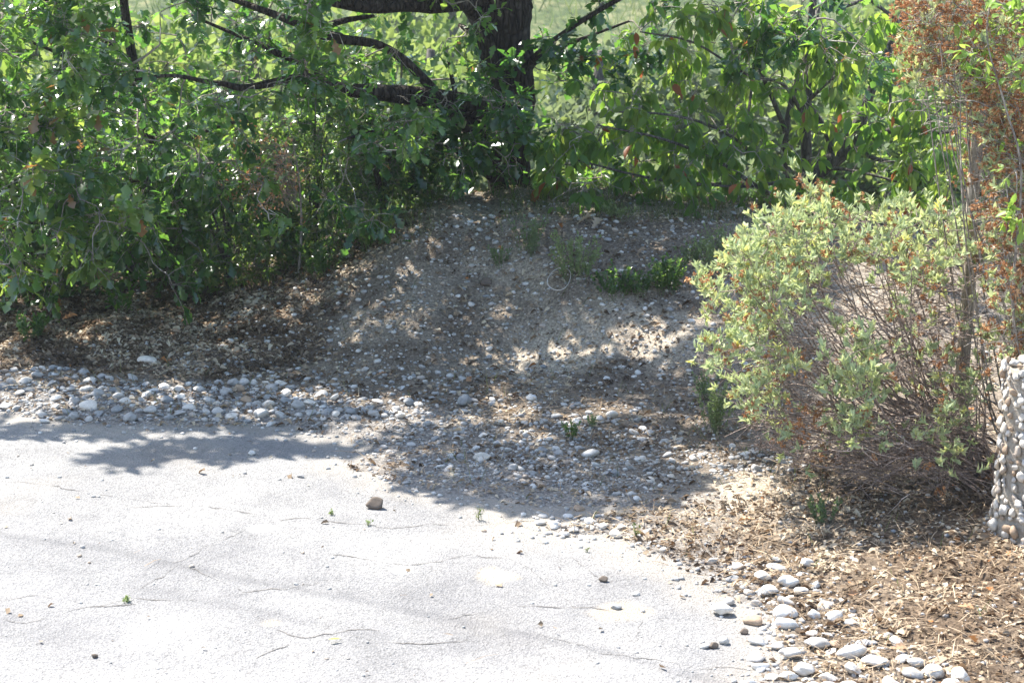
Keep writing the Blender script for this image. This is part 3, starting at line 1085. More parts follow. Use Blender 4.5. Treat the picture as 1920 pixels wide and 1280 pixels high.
for args in [
        (1078, 528, 92, 72, 'yellow-green bushy herb growing on the mound right of centre', SMALL, 'herb_leaf', 34, .02, 24, (.5, 1)),
        (990, 480, 64, 56, 'grey-green tuft high on the mound below the trunk', SMALL, 'herb_leaf', 26, .02, 16, (.1, .6)),
        (940, 505, 42, 34, 'sparse grey-green tuft left of the bushy herb', SMALL, 'herb_leaf', 14, .02, 12, (.1, .5)),
        (1250, 560, 70, 56, 'dark green leafy plant on the mound left of the shrub', SMALL, 'bush_leaf', 26, .032, 16, (.2, .8)),
        (1150, 568, 90, 46, 'low spreading dark green plant right of the wire loop', SMALL, 'bush_leaf', 26, .026, 16, (.1, .6)),
        (1196, 566, 50, 38, 'low green plant between the two dark green ones', SMALL, 'bush_leaf', 16, .026, 14, (.1, .6)),
        (1345, 512, 90, 52, 'bright green feathery herb beside the shrub top', SMALL, 'herb_leaf', 30, .02, 18, (.5, 1)),
        (1290, 505, 56, 42, 'dull green herb left of the feathery herb', SMALL, 'herb_leaf', 20, .02, 14, (.1, .5)),
        (1352, 478, 84, 50, 'thin green herb near the right crest', SMALL, 'herb_leaf', 18, .02, 12, (.3, .8)),
        (1340, 815, 74, 80, 'grey-green upright herb at the left foot of the shrub', SMALL, 'herb_leaf', 32, .018, 22, (.5, 1)),
        (1325, 752, 60, 46, 'faded green herb above the upright herb', SMALL, 'herb_leaf', 18, .018, 14, (.2, .6)),
        (1070, 832, 30, 28, 'small bluish green sprig in the shaded gravel', SMALL, 'bush_leaf', 10, .02, 10, (.3, .7)),
        (1110, 805, 26, 22, 'tiny pale green sprig below the mound', SMALL, 'herb_leaf', 8, .018, 8, (.5, .9)),
        (230, 590, 50, 50, 'young oak seedling on the shaded bank at left', OAK, 'oak_leaf', 8, .07, 5, (.5, .9)),
        (390, 560, 60, 60, 'light green seedling at the edge of the bank foliage', OAK, 'oak_leaf', 9, .07, 5, (.6, .92)),
        (60, 640, 70, 40, 'dark green ground plant at far left of the bank', SMALL, 'bush_leaf', 16, .035, 12, (.0, .5)),
        (700, 470, 90, 70, 'leafy yellow-green growth on the left shoulder of the mound', SMALL, 'bush_leaf', 26, .034, 14, (.5, 1)),
        (600, 520, 90, 60, 'dark leafy growth where mound meets bank foliage', SMALL, 'bush_leaf', 26, .034, 14, (.1, .6)),
        (1160, 412, 70, 24, 'grey-green tuft on the crest right of the trunk', SMALL, 'herb_leaf', 20, .02, 12, (.4, .9)),
        (1540, 440, 90, 60, 'shaded green bush on the crest behind the shrub', SMALL, 'bush_leaf', 24, .03, 16, (.1, .6)),
        (1545, 985, 60, 44, 'dusty green weed under the left side of the shrub', SMALL, 'herb_leaf', 16, .022, 10, (.0, .5)),
        (1590, 860, 70, 40, 'leafy green sprout low in the shrub', CIST, 'vine_leaf', 8, .04, 8, (.1, .8)),
        (1780, 850, 60, 50, 'bright leafy sprout at the dark shrub base beside the wall', CIST, 'vine_leaf', 9, .045, 9, (.3, 1)),
        (690, 991, 12, 8, 'tiny green weed in an asphalt crack left of centre', SMALL, 'herb_leaf', 4, .012, 5, (.6, 1)),
        (622, 972, 12, 8, 'tiny weed on the asphalt left of the dark rock', SMALL, 'herb_leaf', 4, .012, 5, (.6, 1)),
        (896, 982, 20, 22, 'dry brownish weed in the asphalt crack right of the dark rock', SMALL, 'grass', 6, .014, 5, (.7, 1)),
        (238, 1132, 18, 7, 'flat green weed in a crack at the lower left', SMALL, 'herb_leaf', 5, .014, 6, (.6, 1)),
        (1100, 1040, 10, 8, 'tiny dry weed at the asphalt edge', SMALL, 'grass', 3, .012, 4, (.6, 1)),
        (1195, 1018, 14, 30, 'upright dry weed on the gravel tongue', SMALL, 'grass', 5, .014, 6, (.5, 1))]:
    herb(*args)

# grass blades
BLADE = (np.array([(-.5, 0, 0), (.5, 0, 0), (-.35, .5, .03), (.35, .5, .03), (0, 1, .16)], float), STRAW[1])


def z_grass(x, y, px, py):
    off = SDCACHE(x, y) > .02
    d = np.where(off, .02, 0)
    d = np.where((y > 12.65) & (x > -.9), 1.0, d)
    d = np.where(inpoly(px, py, [(480, 420), (760, 400), (860, 410), (640, 520), (420, 560), (250, 600), (380, 520)]), 1.0, d)
    d = np.where(inpoly(px, py, [(1280, 700), (1400, 700), (1450, 860), (1250, 850)]), .18, d)
    d = np.where(inpoly(px, py, [(1480, 900), (1750, 920), (1750, 1180), (1500, 1060)]), .06, d)
    return d * (vnoise(x * 5, y * 5, 84) > .45)


P = world_scatter(6500, z_grass)
n = len(P)
ax = np.tile([0, 0, 1.], (n, 1)) + .55 * rvec(n)
b = MB()
b.inst(BLADE[0], BLADE[1], frames(ax, rvec(n)), np.stack([np.full(n, .0035), rng.uniform(.03, .13, n), np.full(n, .1)], -1),
       np.stack([P[:, 0], P[:, 1], surf(P[:, 0], P[:, 1]) - .004], -1), rng.random(n))
tag(b.build('grass', M['grass']), 'thin grass blades along the crest and bank', 'grass', kind='stuff')


# ------------------------------------------------------------------ foliage engine
def sprays(C, D, tw, tl, per, tpl, size, leaves, twigs, twig_r=.0022, droop=.25, flat_=.55, tone=(0, .95), tipbias=False):
    """C cluster centres, D outward direction. tw twigs each, per leaves each. leaves: list collecting (R,S,P,rnd)"""
    for c, d in zip(C, D):
        nt_ = max(1, int(rng.poisson(tw)))
        ctone = rng.uniform(*tone)
        for _ in range(nt_):
            u = d * .5 + rvec(1)[0] * .85
            u /= np.linalg.norm(u)
            L_ = tl * rng.uniform(.6, 1.3)
            p0 = c + rvec(1)[0] * tl * .35
            tip = p0 + u * L_ + np.array([0, 0, -droop * L_ * .4])
            mid = (p0 + tip) / 2 + np.array([0, 0, .06 * L_])
            if twigs is not None:
                twigs.tube([c, p0, mid, tip], [twig_r * 1.4, twig_r * 1.2, twig_r, twig_r * .5], 3, r=rng.random(), smooth=1, cap=False)
            k = max(2, int(rng.poisson(per)))
            t = (1 - rng.random(k) ** 2 * .8) if tipbias else rng.uniform(.15, 1, k)
            t = t[:, None]
            pos = p0 * (1 - t) ** 2 + 2 * mid * t * (1 - t) + tip * t * t
            ax = u[None] * .7 + rvec(k) * .95 + np.array([0, 0, -droop])
            nn = np.tile([0, 0, 1.], (k, 1)) + flat_ * rvec(k)
            S = size * rng.uniform(.6, 1.2, k)
            r = np.clip(ctone + rng.normal(size=k) * .18, 0, .94)
            r = np.where(rng.random(k) < .003, 1.0, r)
            leaves.append((frames(ax, nn), S, pos, r))


LEAF_CACHE = {}


def place_leaves(root, leaves, tpl, mat, near=300, name='leaf', minpx=8, rest_name='foliage'):
    R = np.concatenate([l[0] for l in leaves])
    S = np.concatenate([l[1] for l in leaves])
    P = np.concatenate([l[2] for l in leaves])
    r = np.concatenate([l[3] for l in leaves])
    org = np.array(root.location)
    idx = np.zeros(0, int)
    if near:
        tip = P + R[:, :, 1] * S[:, None]
        px, py = proj(P[:, 0], P[:, 1], P[:, 2])
        tx, ty = proj(tip[:, 0], tip[:, 1], tip[:, 2])
        ln = np.hypot(px - tx, py - ty)
        ok = (px > 5) & (px < 1915) & (py > 5) & (py < 1275) & (tx > 0) & (tx < 1920) & (ty > 0) & (ln > minpx)
        # the front-most leaf of every small tile of the picture: those one can pick apart
        key = (px // 26).astype(int) * 1000 + (py // 26).astype(int)
        order = np.argsort(P[:, 1])
        seen, front = set(), []
        for i in order:
            if ok[i] and key[i] not in seen:
                seen.add(key[i])
                front.append(i)
        front = np.array(front, int)
        idx = front[np.argsort(-ln[front])][:near]
        for i in idx:
            q = int(round(float(r[i]) * 7))
            ck = (mat.name, id(tpl), q)
            if ck not in LEAF_CACHE:
                b = MB()
                b.add(tpl[0], tpl[1], q / 7)
                o0 = b.build(name, mat)
                LEAF_CACHE[ck] = o0.data
                bpy.data.objects.remove(o0)
            o = bpy.data.objects.new(name, LEAF_CACHE[ck])
            m3 = Matrix([[float(R[i][a][c]) for c in range(3)] for a in range(3)])
            o.matrix_basis = Matrix.Translation([float(c) for c in (P[i] - org)]) @ m3.to_4x4() @ Matrix.Scale(float(S[i]), 4)
            o.parent = root
            COL.objects.link(o)
    m = np.ones(len(P), bool)
    m[idx] = False
    b = MB()
    b.inst(tpl[0], tpl[1], R[m], S[m], P[m], r[m])
    o = b.build(rest_name, mat, root, org)
    o['kind'] = 'stuff'
    return o


def limb_pts(spec):
    """spec: list of (px, py, Y, width in px) -> points, radii"""
    p = np.array([at(a, b_, Y) for a, b_, Y, w in spec])
    r = np.array([w * .5 / FPX * (Y * cP + 1.5 * sP) for a, b_, Y, w in spec])
    return p, r


def nearest(C, pts):
    d = np.linalg.norm(pts[None] - C[:, None], axis=2)
    return pts[d.argmin(1)], d.min(1)


def connect(mb, C, pts, r0=.012, r1=.003, sag=.06, sides=4, tone=.5, wig=.16):
    _, d0 = nearest(C, pts)
    out = np.zeros_like(C)
    net = np.zeros((len(pts) + 5 * len(C), 3))
    net[:len(pts)] = pts
    m = len(pts)
    for i in np.argsort(d0):
        c = C[i]
        dd_ = np.linalg.norm(net[:m] - c, axis=1)
        j = dd_.argmin()
        q, dd = net[j], dd_[j]
        w = rvec(1)[0] * dd * wig
        m1 = q + (c - q) * .35 + w + [0, 0, sag * dd]
        m2 = q + (c - q) * .7 - w * .6 + [0, 0, sag * dd]
        ra = min(r0, r1 + .010 * dd)
        mb.tube([q, m1, m2, c], [ra, ra * .75, ra * .5, r1], sides, r=tone, smooth=2, cap=False)
        net[m:m + 5] = [q * .8 + m1 * .2, m1, (m1 + m2) / 2, m2, m2 * .4 + c * .6]
        m += 5
        u = c - m2
        out[i] = u / (np.linalg.norm(u) + 1e-6)
    return out


def vol_poly(poly, n, y0, y1, dens=None):
    out = np.zeros((0, 3))
    while len(out) < n:
        p = scatter_poly(poly, n)
        Y = rng.uniform(y0, y1, n)
        c = at(p[:, 0], p[:, 1], Y).T
        c = c[c[:, 2] > ground_z(c[:, 0], c[:, 1]) + .05]
        if dens is not None:
            px, py = proj(c[:, 0], c[:, 1], c[:, 2])
            c = c[rng.random(len(c)) < dens(px, py, c)]
        out = np.vstack([out, c])
    return out[:n]


def gaps(px, py, s=90):
    return sstep(.28, .5, fbm(px, py, s, 3, 90) * .5 + .5)


# shade wanted on the ground (photo pixels): leaves above the frame are kept only if their shadow lands inside, so it shapes the unseen crown
SHADE = [(-400, 560), (-400, 815), (0, 818), (60, 832), (130, 822), (190, 838), (130, 872), (230, 888), (330, 872), (400, 860), (390, 880), (480, 872), (560, 852), (600, 866), (690, 856), (760, 922),
         (870, 948), (1000, 966), (1120, 974), (1250, 958), (1310, 915), (1420, 880), (1500, 840), (1530, 700), (1560, 560), (1600, 420), (1600, 380), (600, 380)]
HOLES = [(640, 815, 70, 22), (735, 800, 55, 22), (865, 797, 34, 20), (960, 772, 55, 26), (1000, 822, 60, 14), (860, 670, 60, 22), (960, 665, 60, 20), (1080, 660, 90, 24), (1220, 640, 90, 30), (1330, 870, 70, 26),
         (700, 872, 55, 22), (480, 775, 50, 12), (300, 740, 40, 14), (60, 745, 50, 12), (205, 640, 40, 16), (310, 610, 60, 26), (420, 610, 50, 30), (470, 520, 50, 20), (870, 600, 40, 16), (1060, 405, 130, 16), (900, 412, 40, 10), (1300, 500, 30, 14), (1230, 470, 30, 14), (1130, 560, 20, 8), (800, 520, 26, 12), (760, 610, 30, 10), (1400, 620, 20, 40),
         (1150, 770, 60, 16), (1330, 700, 40, 20), (640, 500, 40, 16), (560, 745, 60, 12), (90, 830, 90, 14), (940, 735, 30, 20), (340, 815, 70, 8), (520, 822, 60, 8), (1200, 815, 40, 12), (820, 850, 40, 10)]


def shade_prob(P):
    """probability to keep leaf at P from where its shadow lands"""
    z = np.zeros(len(P))
    for _ in range(4):
        t = (P[:, 2] - z) / SUN.z
        gx, gy = P[:, 0] - SUN.x * t, P[:, 1] - SUN.y * t
        z = H(gx, gy, False)
    px, py = proj(gx, gy, z)
    k = inpoly(px, py, SHADE) * 1.0
    for hx_, hy_, rx, ry in HOLES:
        k *= sstep(.5, 1.0, np.sqrt(((px - hx_) / (rx * 1.25)) ** 2 + ((py - hy_) / (ry * 1.4)) ** 2))
    nz = fbm(px * .55, py * 1.6, 60, 3, 95)
    k = k * sstep(-.62, -.12, nz)
    k = k * np.where((px < 820) & (py < 640) & (P[:, 2] > 2.2), .4, 1)
    k = k * np.where((px < 430) & (py < 765) & (P[:, 2] > 2.2), .4, 1)
    return k, gy


CROWNL = leaf_tpl([0, .5, 1], [.05, .28, .05], .2, .1)


def high_crown(n, xr, size, root, mat, boughs, twigs, tpl=CROWNL):
    """the crown above the picture frame; it throws the dappled shade"""
    C = np.stack([rng.uniform(xr[0], xr[1], n), rng.uniform(8.6, 18, n), rng.uniform(2.3, 6.8, n)], -1)
    px, py = proj(C[:, 0], C[:, 1], C[:, 2])
    C = C[py < -90]
    dome = ((C[:, 1] - 13.3) / 5.2) ** 2 + ((C[:, 2] - 2.0) / 5.0) ** 2 + ((C[:, 0] - (xr[0] + xr[1]) / 2) / ((xr[1] - xr[0]) * .75)) ** 2 < 1.15
    C = C[dome]
    k, gy = shade_prob(C)
    k = np.where(gy > 13.2, .22, k)
    C = C[rng.random(len(C)) < k]
    m = 6
    pos = (C[:, None, :] + (rvec(len(C) * m) * rng.uniform(.02, .13, (len(C) * m, 1))).reshape(-1, m, 3)).reshape(-1, 3)
    kp, _ = shade_prob(pos)
    pp = proj(pos[:, 0], pos[:, 1], pos[:, 2])[1]
    pos = pos[(rng.random(len(pos)) < kp + .05) & (pp < -20)]
    kk = len(pos)
    L1 = [(frames(rvec(kk), np.tile([0, 0, 1.], (kk, 1)) + .6 * rvec(kk)), size * rng.uniform(.7, 1.2, kk), pos, rng.uniform(0, .9, kk))]
    sub = C[::14]
    connect(boughs, sub, twigs, .02, .004, .08, 4)
    o = place_leaves(root, L1, tpl, mat, 0, rest_name='crown')
    return C


# ------------------------------------------------------------------ main oak
TY_ = 14.0
tb = at(958, 405, TY_)
tb[2] = float(ground_z(tb[0:1], tb[1:2])[0])
oak = empty('oak_tree', tb, 'large oak with a thick dark trunk on the mound crest, boughs reaching left', 'tree')
b = MB()
tp, tr = limb_pts([(958, 412, 14, 108), (958, 385, 14, 84), (956, 330, 14, 80), (953, 270, 14, 78), (955, 220, 14, 84), (958, 165, 14, 92), (950, 110, 14, 100), (943, 60, 14, 106), (943, 10, 14, 112), (946, -60, 14, 100),
                   (952, -200, 14.1, 90), (960, -450, 14.2, 74), (955, -800, 14.3, 50), (950, -1300, 14.4, 26)])
tp[0][2] -= .1
b.tube(tp, tr, 20, .16, smooth=5)
b.build('trunk', M['oak_bark'], oak, tb, True)
OAK_LIMBS = [
    [(925, 205, 13.9, 46), (850, 190, 13.5, 38), (760, 178, 13.2, 36), (690, 172, 13.0, 32), (640, 166, 12.9, 26), (610, 158, 12.8, 22), (575, 146, 12.8, 24), (540, 150, 12.7, 17), (500, 158, 12.6, 15), (455, 165, 12.5, 13), (420, 158, 12.5, 11), (380, 152, 12.4, 9), (320, 142, 12.3, 7), (250, 150, 12.2, 5)],
    [(605, 158, 12.8, 24), (580, 128, 12.9, 22), (555, 112, 13.0, 17), (520, 100, 13.0, 14), (490, 84, 13.1, 10), (430, 60, 13.2, 7), (360, 30, 13.3, 5)],
    [(915, 60, 14, 40), (868, -10, 13.8, 34), (820, -80, 13.5, 30), (740, -160, 13.2, 24), (600, -260, 12.8, 16), (450, -340, 12.4, 9)],
    [(920, 100, 14, 20), (898, 78, 14, 15), (880, 58, 13.9, 12), (862, 48, 13.8, 9)],
    [(905, 270, 14, 26), (850, 215, 13.5, 22), (800, 155, 13.1, 19), (740, 100, 12.9, 17), (690, 80, 12.8, 17), (620, 70, 12.8, 20), (560, 45, 12.8, 16), (500, 22, 12.9, 14), (440, 0, 13, 11), (340, -40, 13, 7)],
    [(935, -20, 14, 40), (860, 10, 13.6, 26), (760, 10, 13.2, 26), (700, 12, 13.0, 26), (640, 5, 12.9, 24), (560, -12, 12.8, 18), (430, -50, 12.6, 10), (250, -80, 12.4, 6)],
    [(640, 72, 12.8, 18), (600, 58, 12.9, 16), (640, 40, 13.2, 12), (700, 30, 13.5, 7)],
    [(985, 130, 14, 22), (1010, 108, 14.1, 16), (1050, 88, 14.2, 11), (1100, 70, 14.3, 7), (1180, 40, 14.3, 4)],
    [(960, 160, 14, 22), (995, 115, 13.8, 13), (1060, 60, 13.6, 9), (1200, -20, 13.4, 9), (1350, -60, 13.3, 6), (1500, -40, 13.2, 4)],
    [(930, 260, 14, 26), (890, 232, 13.9, 22), (862, 205, 13.8, 15), (850, 160, 13.8, 9), (840, 110, 13.8, 5)],
    [(925, 330, 14, 24), (880, 300, 13.7, 16), (820, 260, 13.4, 12), (740, 240, 13.1, 8), (650, 260, 12.9, 5)],
    [(870, 250, 13.9, 14), (860, 300, 13.6, 9), (870, 350, 13.4, 5)],
]
lp = [tp[:9]]
for i, s in enumerate(OAK_LIMBS):
    b = MB()
    p, r = limb_pts(s)
    b.tube(p, r, 9, .22, smooth=4)
    b.build('branch', M['oak_bark'], oak, tb, True)
    lp.append(catmull(p, r, 4)[0][2:])
hi_l = []
made = 0
while made < 7:  # rising limbs above the frame
    base = tp[9 + made % 3]
    e = base + np.array([rng.uniform(-3.2, 1.2), rng.uniform(-1.6, 1.8), rng.uniform(1.0, 2.2)])
    m = base + (e - base) * .5 + np.array([0, 0, .25])
    ks, _ = shade_prob(np.array([m, (m + e) / 2, e]))
    if (ks < .3).any():
        continue
    b = MB()
    b.tube([base, m, e], [.08, .045, .012], 7, .15, smooth=5)
    b.build('branch', M['oak_bark'], oak, tb, True)
    hi_l.append(catmull(np.array([base, m, e]), np.array([1, 1, 1.]), 8)[0])
    made += 1
lp = np.concatenate(lp)
POLY_OAK = [(-60, -60), (900, -60), (905, 60), (850, 110), (800, 250), (790, 330), (700, 420), (560, 450), (440, 520), (240, 540), (60, 555), (-60, 560)]


def d_oak(px, py, c):
    d = gaps(px, py) * .85 + .15
    d = d * np.where((px > 430) & (px < 700) & (py > 85) & (py < 135), .25, 1)
    d = d * np.where((px > 640) & (px < 900) & (py > 0) & (py < 60), .45, 1)
    d = d * np.where((px > 400) & (px < 760) & (py > 185) & (py < 330), .5, 1)
    return d


tw = MB()
LV = []
C = vol_poly(POLY_OAK, 225, 11.9, 14.6, d_oak)
D = connect(tw, C, lp)
sprays(C, D, 6, .17, 7, OAK, .09, LV, tw, tone=(0, .8))
for poly, n, y0, y1 in [([(890, 130), (990, 120), (1000, 260), (960, 300), (880, 300)], 9, 12.9, 13.5), ([(860, 230), (1020, 230), (1020, 320), (860, 320)], 9, 13.0, 13.6),
                        ([(1330, -40), (1680, -40), (1640, 130), (1500, 110), (1390, 90)], 13, 12.8, 13.6), ([(1000, 20), (1250, 0), (1300, 100), (1050, 160)], 10, 13.4, 14.2),
                        ([(1340, 100), (1420, 100), (1400, 160), (1330, 150)], 2, 13, 13.4), ([(1500, 60), (1640, 70), (1620, 120), (1530, 110)], 4, 13, 13.4),
                        ([(700, 180), (900, 180), (900, 390), (700, 390)], 22, 12.9, 14.0)]:
    C = vol_poly(poly, n, y0, y1)
    D = connect(tw, C, lp, .008)
    sprays(C, D, 5, .15, 6, OAK, .10, LV, tw, tone=(0, .6))
high_crown(21000, (-8.0, 1.0), .12, oak, M['oak_leaf'], tw, np.concatenate(hi_l))
o = tw.build('twigs', M['grey_twig'], oak, tb)
o['kind'] = 'stuff'
place_leaves(oak, LV, OAK, M['oak_leaf'], 290)

# ------------------------------------------------------------------ second oak at far left, behind
b0 = at(288, 520, 15.2)
b0[2] = float(ground_z(b0[0:1], b0[1:2])[0])
oak2 = empty('oak_tree', b0, 'young oak with a thin dark stem behind the left foliage and yellow-green leaf tips', 'tree')
b = MB()
p, r = limb_pts([(285, 620, 15.2, 40), (290, 500, 15.2, 34), (300, 380, 15.1, 30), (280, 250, 15.0, 26), (250, 120, 14.9, 20), (230, -20, 14.8, 16), (220, -200, 14.8, 10)])
b.tube(p, r, 10, .15, smooth=5)
b.build('trunk', M['oak_bark'], oak2, b0, True)
lp2 = [catmull(p, r, 4)[0]]
for s in [[(300, 380, 15.1, 14), (200, 300, 14.4, 10), (90, 240, 13.4, 7), (10, 200, 12.6, 4)], [(270, 220, 15, 12), (160, 130, 14.2, 9), (60, 80, 13.2, 6), (-40, 60, 12.4, 3)],
          [(290, 300, 15, 12), (400, 240, 14.6, 8), (500, 220, 14.5, 4)], [(250, 120, 14.9, 12), (120, 20, 14, 8), (0, -40, 13, 5)]]:
    b = MB()
    p, r = limb_pts(s)
    b.tube(p, r, 7, .15, smooth=4)
    b.build('branch', M['oak_bark'], oak2, b0, True)
    lp2.append(catmull(p, r, 4)[0])
lp2 = np.concatenate(lp2)
tw = MB()
LV = []
C = vol_poly([(-80, -60), (180, -60), (200, 120), (160, 260), (260, 420), (220, 520), (-80, 540)], 78, 11.5, 12.6, lambda px, py, c: gaps(px, py, 70) * .8 + .2)
D = connect(tw, C, lp2)
sprays(C, D, 5, .16, 6, OAK, .105, LV, tw, tone=(.35, .94))
C = vol_poly([(-80, -60), (640, -60), (700, 300), (500, 450), (-80, 540)], 80, 14.4, 16.2)
D = connect(tw, C, lp2)
sprays(C, D, 4.5, .2, 6, OAK, .11, LV, tw, tone=(.3, .94))
o = tw.build('twigs', M['grey_twig'], oak2, b0)
o['kind'] = 'stuff'
place_leaves(oak2, LV, OAK, M['oak_leaf'], 290)


# ------------------------------------------------------------------ undergrowth bushes along the bank
def bush(px, pyb, Y, wpx, hpx, n, label, leafs=.036, mat='bush_leaf', tone=(0, .9), near=60, tw_per=7, name='bush'):
    base = at(px, pyb, Y)
    base[2] = float(ground_z(base[0:1], base[1:2])[0])
    root = empty(name, base, label, 'bush', 'undergrowth bushes under the trees')
    sc = (Y * cP + 2.2 * sP) / FPX
    w, h = wpx * sc * .5, hpx * sc
    stems, tws, LV = MB(), MB(), []
    tips = []
    for k in range(9):
        a = rng.uniform(0, 6.28)
        e = base + np.array([math.cos(a) * w * rng.uniform(.2, .8), math.sin(a) * w * .5, h * rng.uniform(.6, .95)])
        m = base + (e - base) * np.array([.35, .35, .55])
        stems.tube([base - [0, 0, .04], m, e], [.012, .008, .003], 5, .1, smooth=4)
        tips.append(catmull(np.array([base, m, e]), np.ones(3), 6)[0][3:])
    tips = np.concatenate(tips)
    n = int(n * (1.25 if near else .8))
    leafs = leafs if near else leafs * 1.2
    u = rvec(n) * rng.random((n, 1)) ** .4
    C = base + np.array([0, 0, h * .46]) + u * np.array([w, min(w, .7), h * .5])
    C = C[C[:, 2] > base[2] + .03]
    D = connect(tws, C, tips, .005, .0015, .05, 3)
    sprays(C, D, tw_per, .13, 8, SMALL, leafs, LV, tws, .0014, .1, .8, tone)
    o = stems.build('stem', M['cherry_bark'], root, base, True)
    o['kind'] = 'stuff'
    o = tws.build('twigs', M['grey_twig'], root, base)
    o['kind'] = 'stuff'
    place_leaves(root, LV, SMALL, M[mat], near, minpx=7)
    return root


bush(60, 580, 12.9, 330, 300, 85, 'dense dark green bush at the far left foot of the trees', .05, tone=(0, .6))
bush(250, 560, 13.2, 330, 280, 80, 'dark green small-leaved bush around the thin oak stem', .045, tone=(0, .6))
bush(430, 530, 13.0, 300, 260, 80, 'sunlit small-leaved bush left of the dry brush', .042, tone=(.2, .9))
bush(590, 500, 13.2, 280, 330, 90, 'airy yellow-green bush where the bank meets the mound', .038, tone=(.3, 1))
bush(720, 440, 13.5, 230, 230, 64, 'leafy bush on the left shoulder of the mound beside the trunk', .05, tone=(.1, .8))
bush(820, 420, 14.6, 200, 120, 34, 'low bright bush behind the crest left of the trunk', .04, tone=(.5, 1))
bush(1060, 420, 14.4, 190, 130, 36, 'dark low bush right of the trunk foot', .055, tone=(0, .5))
bush(1300, 420, 14.4, 330, 90, 46, 'low green bush behind the crest between trunk and cherry', .05, tone=(.2, .8))
bush(-60, 500, 14.8, 500, 480, 90, 'tall leafy bush behind the far left bank', .06, tone=(.4, 1))
bush(420, 480, 15.4, 500, 420, 110, 'tall sunlit bush behind the bank foliage', .06, tone=(.5, 1), near=0)
bush(700, 470, 15.6, 420, 330, 70, 'sunlit bush glowing behind the oak boughs', .06, tone=(.6, 1), near=0)

bush(1730, 660, 18.0, 420, 500, 90, 'bright yellow-green bush beyond the crest behind the leaning tree', .06, tone=(.7, 1), near=0)
bush(1330, 660, 19.0, 420, 430, 80, 'sunlit bush beyond the crest behind the slim upright tree', .06, tone=(.5, 1), near=0)
bush(1080, 655, 17.5, 260, 420, 50, 'sunlit bush beyond the crest just right of the oak trunk', .06, tone=(.5, 1), near=0)

# dead brush: rusty dry twigs hanging at (490,300)
base = at(560, 500, 12.7)
base[2] = float(ground_z(base[0:1], base[1:2])[0])
dead = empty('dead_brush', base, 'tangle of rusty dry twigs standing in front of the left foliage', 'brush')
b, lv = MB(), []
stem = np.array([base, at(565, 420, 12.7), at(560, 330, 12.6), at(550, 270, 12.6)])
b.tube(stem, [.011, .009, .006, .003], 6, .1, smooth=4)
b.build('stem', M['grey_twig'], dead, base, True)
b = MB()
for k in range(90):
    q = at(rng.uniform(535, 560), rng.uniform(270, 400), 12.6)
    e = at(rng.normal(495, 38), rng.normal(320, 42), 12.6 + rng.uniform(-.3, .2))
    b.tube([q, (q + e) / 2 + rvec(1)[0] * .03 + [0, 0, .03], e], [.002, .0014, .0007], 3, r=rng.random(), smooth=3, cap=False)
    k2 = 5
    lv.append((frames(rvec(k2), rvec(k2)), rng.uniform(.012, .028, k2), e + rvec(k2) * .03, rng.uniform(.4, 1, k2)))
o = b.build('twigs', M['twig'], dead, base)
o['kind'] = 'stuff'
place_leaves(dead, lv, DRY, M['seed_head'], 0, rest_name='dry_leaves')

# ------------------------------------------------------------------ cherry trees
cb = at(1508, 430, 14.2)
cb[2] = float(ground_z(cb[0:1], cb[1:2])[0])
ch = empty('cherry_tree', cb, 'upright young tree with slim dark stem and hanging pointed leaves right of the oak', 'tree', 'broad-leaved trees on the right of the crest')
b = MB()
p, r = limb_pts([(1506, 470, 14.2, 34), (1508, 380, 14.2, 26), (1512, 300, 14.2, 22), (1510, 220, 14.2, 19), (1516, 160, 14.2, 17), (1520, 60, 14.2, 15), (1530, -80, 14.2, 13), (1535, -300, 14.2, 9), (1530, -700, 14.2, 4)])
b.tube(p, r, 10, .1, smooth=5)
b.build('trunk', M['cherry_bark'], ch, cb, True)
lp3 = [catmull(p, r, 4)[0]]
hi3 = [catmull(p[5:], r[5:], 6)[0]]
for s in [
        [(1480, 430, 14.1, 18), (1475, 320, 14.1, 14), (1474, 240, 14.0, 12), (1495, 150, 14.0, 10), (1520, 80, 14.0, 8), (1540, 0, 14, 5)],
        [(1475, 250, 14.0, 11), (1450, 190, 13.9, 9), (1425, 130, 13.9, 8), (1400, 60, 13.8, 5), (1380, 0, 13.8, 4)],
        [(1515, 190, 14.2, 10), (1540, 165, 14.1, 8), (1565, 145, 14.0, 5), (1600, 120, 13.9, 3)],
        [(1500, 390, 14.2, 12), (1440, 320, 13.8, 9), (1390, 270, 13.5, 7), (1330, 235, 13.3, 6), (1250, 215, 13.2, 5), (1150, 210, 13.1, 3)],
        [(1500, 400, 14.2, 12), (1420, 350, 13.7, 9), (1340, 300, 13.3, 7), (1240, 260, 13.0, 5), (1120, 235, 12.9, 3)],
        [(1400, 345, 13.7, 9), (1300, 345, 13.4, 7), (1200, 330, 13.2, 5), (1080, 300, 13.1, 3)],
        [(1410, 160, 14.0, 5), (1405, 200, 13.9, 6), (1398, 240, 13.8, 4)],
        [(1512, 230, 14.2, 9), (1470, 160, 13.8, 7), (1400, 140, 13.5, 5), (1300, 80, 13.3, 4), (1200, 60, 13.2, 3)],
        [(1525, 205, 14.2, 8), (1545, 235, 13.9, 7), (1560, 280, 13.7, 5)]]:
    b = MB()
    p, r = limb_pts(s)
    b.tube(p, r, 7, .12, smooth=4)
    b.build('branch', M['cherry_bark'], ch, cb, True)
    lp3.append(catmull(p, r, 4)[0])
lp3 = np.concatenate(lp3)

